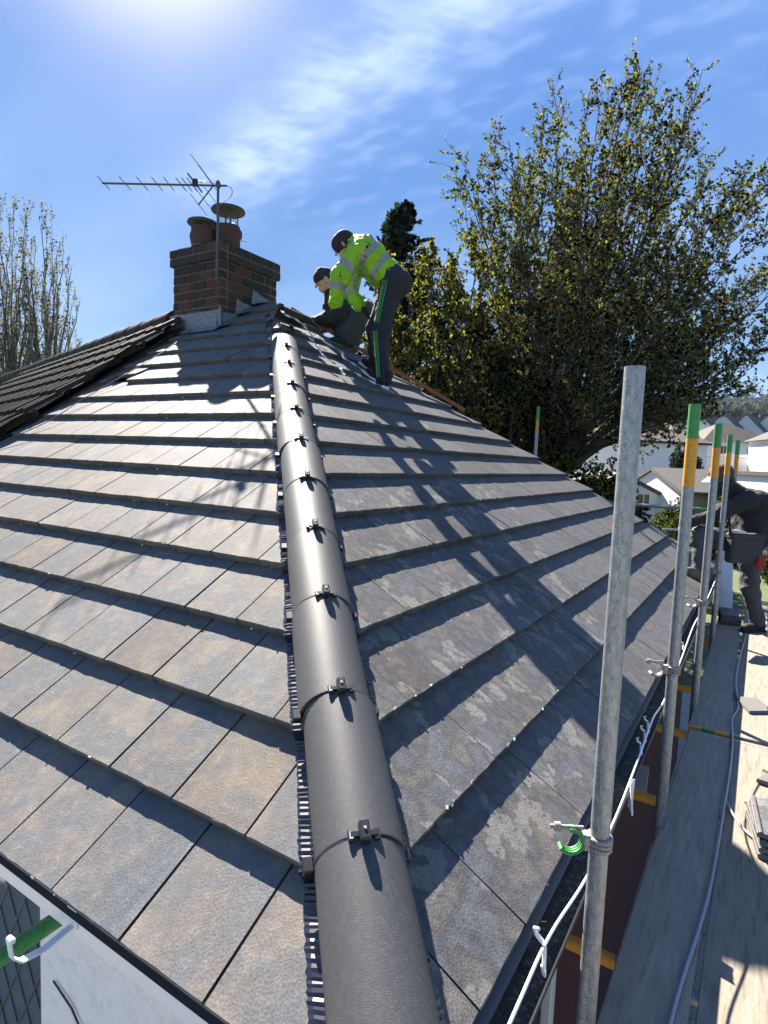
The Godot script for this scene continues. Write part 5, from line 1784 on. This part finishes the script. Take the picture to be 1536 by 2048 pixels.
func people() -> void:
	var rx := Vector3(0.531, 0, 0.847)
	var rz := Vector3(-0.847, 0, 0.531)
	var bs := Basis(rx, Vector3.UP, rz)    # x to the picture's right, z towards the camera
	var fab := bumps(nbytes(81, 0.05, 256, 4), 256, 4.0)
	var cloth := func(c: Color, rough := 0.85) -> StandardMaterial3D:
		var m := mat(c, rough)
		m.normal_enabled = true; m.normal_texture = fab; m.normal_scale = 1.0
		m.uv1_triplanar = true; m.uv1_scale = Vector3.ONE * 3.0
		return m
	var skin := mat(LC(0.42, 0.24, 0.17), 0.55)
	var black: StandardMaterial3D = cloth.call(LC(0.012, 0.012, 0.014))
	var navy: StandardMaterial3D = cloth.call(LC(0.012, 0.014, 0.024))
	var hivis: StandardMaterial3D = cloth.call(LC(0.20, 0.42, 0.002), 0.7)
	var refl := mat(LC(0.22, 0.225, 0.23), 0.45, 0.2)
	var grey: StandardMaterial3D = cloth.call(LC(0.055, 0.055, 0.062))
	var dgrey: StandardMaterial3D = cloth.call(LC(0.035, 0.037, 0.038))
	var white := mat(LC(0.6, 0.6, 0.6), 0.5)
	var skinned := func(parent: Node3D, bones: Array, fine: Array) -> void:
		var b := MB.new()
		blob_into([b], bones, 0.022, 0.05)
		for q in fine: blob_into([b], q, 0.0075, 0.018)
		part("body", b.mesh(skin), parent)

	# ---- worker bending over in the bright jacket
	var w1 := thing("person", "worker in bright yellow-green reflective jacket and striped dark trousers bending over the ridge", "person", H(2.79, 4.185, 1.872), bs)
	var nA := Vector3(0.0, 0.10, 0.0); var nK := Vector3(-0.035, 0.54, 0.02); var nH := Vector3(0.055, 0.98, 0.08)
	var fA := Vector3(-0.08, 0.24, -0.30); var fK := Vector3(-0.10, 0.63, -0.24); var fH := Vector3(0.045, 1.0, -0.13)
	var waist := Vector3(0.0, 1.10, -0.03); var chest := Vector3(-0.24, 1.28, -0.07); var neck := Vector3(-0.35, 1.36, -0.09)
	var hd := Vector3(-0.425, 1.375, -0.09)
	var nS := Vector3(-0.265, 1.27, 0.10); var nE := Vector3(-0.435, 1.0, 0.15); var nW := Vector3(-0.485, 0.77, 0.11)
	var fS := Vector3(-0.29, 1.31, -0.26); var fE := Vector3(-0.38, 1.04, -0.34); var fW := Vector3(-0.27, 0.84, -0.22)
	var hf := Vector3(-0.80, -0.58, -0.15).normalized()
	var hu := Vector3(-0.58, 0.80, 0.0).normalized()
	hu = (hu - hf * hu.dot(hf)).normalized()
	var legs := [[nA, nK, 0.045, 0.06], [nK, nH, 0.06, 0.085], [fA, fK, 0.045, 0.06], [fK, fH, 0.06, 0.085], [nH, fH, 0.10, 0.10]]
	var trunk := [[waist, chest, 0.12, 0.13], [chest, neck, 0.10, 0.055], [nS, fS, 0.06, 0.06], [nS, nE, 0.05, 0.04], [nE, nW, 0.04, 0.03], [fS, fE, 0.05, 0.04], [fE, fW, 0.04, 0.03]]
	skinned.call(w1, legs + trunk, [head_bones(hd, hf, hu), hand_bones(nW, Vector3(0.12, -1, -0.1).normalized(), Vector3(0.3, 0, -1).normalized(), 0.9), hand_bones(fW, Vector3(0.75, -0.6, 0.2).normalized(), Vector3(0, -1, 0), 0.8)])
	var jk := [[waist + Vector3(0.06, -0.06, 0.07), chest + Vector3(0.02, 0, 0.07), 0.135, 0.155], [waist + Vector3(0.06, -0.06, -0.09), chest + Vector3(0.02, 0, -0.09), 0.135, 0.155], [chest, neck + Vector3(0.02, 0.01, 0), 0.15, 0.085], [neck + Vector3(0.03, 0.03, 0.05), neck + Vector3(0.03, 0.03, -0.06), 0.06, 0.06],
		[nS, nE, 0.095, 0.082], [nE, nW, 0.082, 0.068], [fS, fE, 0.095, 0.08], [fE, fW, 0.08, 0.06]]
	var jm := [MB.new(), MB.new()]
	var spine := (neck - waist).normalized()
	var pick := func(p: Vector3) -> int:
		# arm bands
		for ar in [[nS, nE, nW], [fS, fE, fW]]:
			var u: Vector3 = ar[1] - ar[0]
			var l: Vector3 = ar[2] - ar[1]
			var tu: float = (p - ar[0]).dot(u) / u.length_squared()
			var tl: float = (p - ar[1]).dot(l) / l.length_squared()
			var du: float = (p - ar[0] - u * clamp(tu, 0.0, 1.0)).length()
			var dl: float = (p - ar[1] - l * clamp(tl, 0.0, 1.0)).length()
			if du < 0.11 and tu > 0.55 and tu < 0.76 and p.x < -0.30: return 1
			if dl < 0.10 and tl > 0.22 and tl < 0.47: return 1
			if min(du, dl) < 0.105 and (tu > 0.35 or dl < 0.1): return 0
		var t: float = (p - waist).dot(spine)
		var z: float = p.z + 0.03
		var bend: float = 0.10 * max(0.0, -(p - waist - spine * t).y) # bands dip at the flanks
		var tt: float = t + 0.25 * abs(z) * 0.4
		if tt > 0.04 and tt < 0.095: return 1
		if tt > 0.185 and tt < 0.24: return 1
		if tt >= 0.22 and abs(abs(z) - 0.10) < 0.028: return 1
		return 0
	blob_into(jm, jk, 0.0115, 0.05, pick, 0.019, 3)
	var jacket := ArrayMesh.new()
	jm[0].into(jacket, hivis); jm[1].into(jacket, refl)
	part("jacket", jacket, w1, "bright yellow-green jacket with grey reflective bands")
	var tr := MB.new()
	var up9 := Vector3(0.05, -0.02, 0)
	blob_into([tr], [[nA + Vector3(0, -0.02, 0), nK, 0.068, 0.082], [nK, nH, 0.082, 0.115], [fA, fK, 0.066, 0.08], [fK, fH, 0.08, 0.115], [nH + Vector3(0.05, 0.02, -0.01), fH + Vector3(0.05, 0.02, 0.01), 0.135, 0.135], [Vector3(0.04, 1.08, 0.03), Vector3(0.04, 1.08, -0.08), 0.12, 0.12]], 0.0145, 0.06, null, 0.010, 5)
	var tro := part("trousers", tr.mesh(navy), w1, "dark tracksuit trousers with green side stripes")
	var cols := [LC(0.30, 0.36, 0.06), LC(0.03, 0.22, 0.06), LC(0.02, 0.26, 0.10)]
	for i in 3:
		var st := MB.new()
		var pp: Array = []
		for q in [[nH, 0.118, 0.0], [nK.lerp(nH, 0.5), 0.104, 0.0], [nK, 0.088, 0.0], [nA.lerp(nK, 0.5), 0.080, 0.0], [nA, 0.073, 0.0]]:
			var an := -0.8 + 0.2 * i
			pp.append(q[0] + Vector3(sin(an), 0, cos(an)) * (float(q[1]) + 0.002))
		st.tube(smooth(pp, 4), [0.006], 6)
		part("stripe", st.mesh(mat(cols[i], 0.7)), tro)
	var hat := MB.new()
	blob_into([hat], [[hd + hu * 0.03 - hf * 0.025, hd + hu * 0.03 + hf * 0.02, 0.101, 0.095], [hd - hf * 0.075 - hu * 0.01, hd - hf * 0.07 - hu * 0.03, 0.06, 0.06]], 0.011, 0.03)
	part("hat", hat.mesh(black), w1, "black woollen hat")
	for q in [[nW, Vector3(0.12, -1, -0.1).normalized(), Vector3(0.3, 0, -1).normalized(), 0.9], [fW, Vector3(0.75, -0.6, 0.2).normalized(), Vector3(0, -1, 0), 0.8]]:
		var gl := MB.new()
		var hb := hand_bones(q[0], q[1], q[2], q[3])
		for b in hb:
			b[2] += 0.004; b[3] += 0.004
		hb.append([q[0] - q[1] * 0.03, q[0] + q[1] * 0.02, 0.04, 0.034])
		blob_into([gl], hb, 0.008, 0.012)
		part("glove", gl.mesh(black), w1)
	var slope := Vector3(-1, 0.577, 0).normalized()
	var sn := Vector3(0.577, 1, 0.36).normalized()
	var sf := (Vector3(-0.95, 0.45, -0.3) - sn * Vector3(-0.95, 0.45, -0.3).dot(sn)).normalized()
	shoe(w1, Vector3(0.03, 0.01, 0.0), sf, sn, black, white)
	shoe(w1, Vector3(-0.03, 0.145, -0.30), sf, sn, black, white)

	# ---- worker crouching behind the far hip
	var w2 := thing("person", "worker in dark woollen hat crouching behind the ridge, looking down", "person", H(3.635, 4.72, 2.425), bs)
	var p2 := Vector3(0.0, 0.12, 0.0)
	var c2 := Vector3(-0.12, 0.42, 0.0); var k2 := Vector3(-0.19, 0.56, 0.0)
	var h2 := Vector3(-0.262, 0.70, 0.0)
	var f2 := Vector3(-0.88, -0.42, 0.25).normalized()
	var u2 := Vector3(-0.42, 0.88, 0.0).normalized()
	u2 = (u2 - f2 * u2.dot(f2)).normalized()
	var sN := Vector3(-0.12, 0.46, 0.17); var eN := Vector3(-0.20, 0.24, 0.20); var wN := Vector3(-0.36, 0.24, 0.12)
	var sF := Vector3(-0.15, 0.47, -0.17); var eF := Vector3(-0.27, 0.27, -0.20); var wF := Vector3(-0.40, 0.27, -0.10)
	var kN := Vector3(0.21, 0.36, 0.14); var aN := Vector3(0.03, 0.04, 0.20); var kF := Vector3(0.12, 0.40, -0.16); var aF := Vector3(-0.06, 0.06, -0.24)
	var hN := Vector3(0.02, 0.12, 0.10); var hF := Vector3(0.02, 0.12, -0.10)
	skinned.call(w2, [[p2, c2, 0.12, 0.13], [c2, k2, 0.10, 0.055], [sN, sF, 0.06, 0.06], [sN, eN, 0.05, 0.04], [eN, wN, 0.04, 0.03], [sF, eF, 0.05, 0.04], [eF, wF, 0.04, 0.03], [hN, kN, 0.08, 0.06], [kN, aN, 0.06, 0.045], [hF, kF, 0.08, 0.06], [kF, aF, 0.06, 0.045]],
		[head_bones(h2, f2, u2), hand_bones(wN, Vector3(-0.9, -0.3, 0).normalized(), Vector3(0, -1, 0.2).normalized(), 0.7), hand_bones(wF, Vector3(-0.9, -0.3, 0.1).normalized(), Vector3(0, -1, 0), 0.7, -1.0)])
	var j2 := MB.new()
	blob_into([j2], [[p2 + Vector3(0, 0.02, 0.07), c2 + Vector3(0, 0, 0.07), 0.14, 0.15], [p2 + Vector3(0, 0.02, -0.07), c2 + Vector3(0, 0, -0.07), 0.14, 0.15], [c2, k2, 0.14, 0.075], [sN, eN, 0.085, 0.07], [eN, wN, 0.07, 0.052], [sF, eF, 0.085, 0.07], [eF, wF, 0.07, 0.052]], 0.016, 0.06, null, 0.01, 7)
	part("jacket", j2.mesh(black), w2)
	var t2 := MB.new()
	blob_into([t2], [[hN, kN, 0.13, 0.11], [kN, aN, 0.105, 0.075], [hF, kF, 0.12, 0.10], [kF, aF, 0.095, 0.07], [hN, hF, 0.14, 0.14]], 0.016, 0.06, null, 0.01, 8)
	part("trousers", t2.mesh(dgrey), w2, "dark grey work trousers")
	var ht2 := MB.new()
	blob_into([ht2], [[h2 + u2 * 0.045 - f2 * 0.03, h2 + u2 * 0.045 + f2 * 0.02, 0.098, 0.092], [h2 + u2 * 0.09, h2 + u2 * 0.11, 0.07, 0.05]], 0.011, 0.03)
	part("hat", ht2.mesh(navy), w2, "dark woollen hat")
	var eye := MB.new()
	var s2 := f2.cross(u2).normalized()
	for s in [-1.0, 1.0]: eye.tube([h2 + f2 * 0.094 + s2 * s * 0.032 + u2 * 0.012, h2 + f2 * 0.099 + s2 * s * 0.032 + u2 * 0.012], [0.008, 0.004], 8)
	part("eyes", eye.mesh(black), w2)
	shoe(w2, Vector3(0.06, -0.04, 0.20), Vector3(-0.9, 0.0, 0.3).normalized(), Vector3(0.1, 1, 0).normalized(), black, black)
	shoe(w2, Vector3(-0.03, 0.0, -0.24), Vector3(-0.9, 0.0, 0.3).normalized(), Vector3(0.1, 1, 0).normalized(), black, black)

	# ---- worker on the scaffold
	var w3 := thing("person", "worker in white-peaked cap and black top on the scaffold, one foot on the roof", "person", H(-0.505, 6.5, -0.45), bs)
	var sA := Vector3(0.000, 0.090, 0.000); var sK := Vector3(-0.145, 0.480, 0.040); var sH := Vector3(-0.130, 0.900, -0.080)
	var rA := Vector3(-0.787, 0.630, 0.270); var rK := Vector3(-0.762, 1.000, 0.180); var rH := Vector3(-0.320, 0.930, 0.080)
	var w3w := Vector3(-0.170, 1.030, 0.000); var w3c := Vector3(-0.180, 1.300, 0.000); var w3n := Vector3(-0.400, 1.455, 0.000)
	var h3 := Vector3(-0.525, 1.590, 0.000)
	var f3 := Vector3(-0.95, -0.22, 0.05).normalized()
	var u3 := Vector3(-0.22, 0.95, 0.0).normalized()
	u3 = (u3 - f3 * u3.dot(f3)).normalized()
	var s3N := Vector3(-0.330, 1.385, 0.190); var e3N := Vector3(-0.606, 1.250, 0.220); var w3N := Vector3(-0.904, 1.130, 0.200)
	var s3F := Vector3(-0.130, 1.385, -0.190); var e3F := Vector3(0.179, 1.160, -0.240); var w3F := Vector3(0.034, 0.980, -0.280)
	skinned.call(w3, [[w3w, w3c, 0.12, 0.14], [w3c, w3n, 0.10, 0.055], [s3N, s3F, 0.06, 0.06], [s3N, e3N, 0.05, 0.042], [e3N, w3N, 0.042, 0.03], [s3F, e3F, 0.05, 0.042], [e3F, w3F, 0.042, 0.03], [sA, sK, 0.045, 0.06], [sK, sH, 0.06, 0.085], [rA, rK, 0.045, 0.06], [rK, rH, 0.06, 0.085], [sH, rH, 0.1, 0.1]],
		[head_bones(h3, f3, u3), hand_bones(w3N, Vector3(-0.9, -0.42, 0).normalized(), Vector3(0.3, -1, 0.1).normalized(), 1.4), hand_bones(w3F, Vector3(-0.6, -0.6, 0).normalized(), Vector3(-0.5, 0.6, 0).normalized(), 0.6)])
	var j3 := MB.new()
	blob_into([j3], [[w3w + Vector3(0, -0.06, 0.07), w3c + Vector3(0.02, 0, 0.08), 0.14, 0.175], [w3w + Vector3(0, -0.06, -0.07), w3c + Vector3(0.02, 0, -0.08), 0.14, 0.175], [w3c, w3n, 0.15, 0.085], [s3N, e3N, 0.09, 0.07], [e3N, w3N, 0.07, 0.05], [s3F, e3F, 0.09, 0.07], [e3F, w3F, 0.07, 0.05]], 0.016, 0.06, null, 0.012, 9)
	part("jacket", j3.mesh(black), w3)
	var t3 := MB.new()
	blob_into([t3], [[sA, sK, 0.07, 0.082], [sK, sH, 0.082, 0.115], [rA + Vector3(0, 0.03, 0), rK, 0.082, 0.098], [rK, rH, 0.098, 0.12], [sH, rH, 0.13, 0.13]], 0.0155, 0.06, null, 0.012, 10)
	part("trousers", t3.mesh(grey), w3, "grey work trousers")
	var ng := MB.new()
	blob_into([ng], [[w3n - u3 * 0.02, h3 - u3 * 0.09 + f3 * 0.03, 0.085, 0.07], [h3 - f3 * 0.03 - u3 * 0.02, h3 - u3 * 0.06 + f3 * 0.035, 0.088, 0.066]], 0.011, 0.03)
	part("neck_gaiter", ng.mesh(black), w3, "black neck gaiter")
	var cp := MB.new()
	blob_into([cp], [[h3 + u3 * 0.04 - f3 * 0.03, h3 + u3 * 0.04 + f3 * 0.02, 0.103, 0.097], [h3 - f3 * 0.08 - u3 * 0.05, h3 - f3 * 0.05 - u3 * 0.10, 0.06, 0.065]], 0.011, 0.03)
	var cap := part("cap", cp.mesh(cloth.call(LC(0.06, 0.035, 0.03))), w3, "dark brown cap")
	var pk := MB.new()
	var s3 := f3.cross(u3).normalized()
	for i in 8:
		var x0: float = lerp(-0.085, 0.085, i / 8.0)
		var x1: float = lerp(-0.085, 0.085, (i + 1) / 8.0)
		var q := func(x: float, far: float, h: float) -> Vector3:
			return h3 + s3 * x + f3 * (0.06 + far * (0.13 * sqrt(max(0.0, 1.0 - pow(x / 0.1, 2.0))))) + u3 * (0.045 - 0.06 * far - 1.6 * x * x + h)
		for h in [0.0, 0.006]:
			pk.face([q.call(x0, 0.0, h), q.call(x1, 0.0, h), q.call(x1, 1.0, h), q.call(x0, 1.0, h)], u3 if h > 0 else -u3)
		pk.face([q.call(x0, 1.0, 0.0), q.call(x1, 1.0, 0.0), q.call(x1, 1.0, 0.006), q.call(x0, 1.0, 0.006)], f3)
	part("peak", pk.mesh(white), cap, "white cap peak")
	shoe(w3, Vector3(0.05, 0.0, 0.0), Vector3(-0.96, 0, 0.25).normalized(), Vector3.UP, black, black, 0.08)
	var rs := (Vector3(-0.85, 0.49, 0.3) - sn * Vector3(-0.85, 0.49, 0.3).dot(sn)).normalized()
	shoe(w3, Vector3(-0.78, 0.545, 0.29), rs, sn, mat(LC(0.09, 0.07, 0.055), 0.8), black, 0.06)
	# what he holds and wears
	var bar := MB.new()
	bar.rod(Vector3.ZERO, bs * Vector3(0.62, -0.02, 0.0), 0.011, 8)
	var bo := part("steel_bar", bar.mesh(M.galv), self)
	bo.position = w3.transform * Vector3(-1.17, 1.055, 0.20)
	tag(bo, "thin grey bar held in the scaffold worker's outstretched hand", "bar")
	var bag := thing("tool_bag", "dark grey square tool bag slung at the scaffold worker's hip", "bag", w3.transform * Vector3(-0.40, 0.90, 0.30), bs * Basis(Vector3.UP, 0.1))
	var bm := MB.new()
	bm.box(Vector3.ZERO, Vector3(0.17, 0.14, 0.06), Basis.IDENTITY, 0.02)
	part("bag_body", bm.mesh(dgrey), bag)
	bm = MB.new()
	bm.box(Vector3(0, 0.125, 0.004), Vector3(0.175, 0.03, 0.066), Basis.IDENTITY, 0.015)
	part("flap", bm.mesh(dgrey), bag)
	bm = MB.new()
	bm.tube(smooth([Vector3(-0.15, 0.13, 0), Vector3(-0.08, 0.32, -0.14), Vector3(0.06, 0.52, -0.20), Vector3(0.10, 0.62, -0.3)], 5), [0.012], 6)
	part("strap", bm.mesh(black), bag)
	var rg := MB.new()
	blob_into([rg], [[Vector3(0, 0.03, 0), Vector3(0.01, -0.03, 0.01), 0.03, 0.04], [Vector3(0.03, 0.03, 0), Vector3(0.035, -0.05, 0), 0.022, 0.03]], 0.012, 0.03, null, 0.02, 12)
	var ro := part("red_pouch", rg.mesh(mat(LC(0.28, 0.012, 0.008), 0.7)), self)
	ro.transform = Transform3D(bs, w3.transform * Vector3(-0.28, 0.80, 0.34))
	tag(ro, "small bright red pouch hanging below the dark tool bag", "pouch")
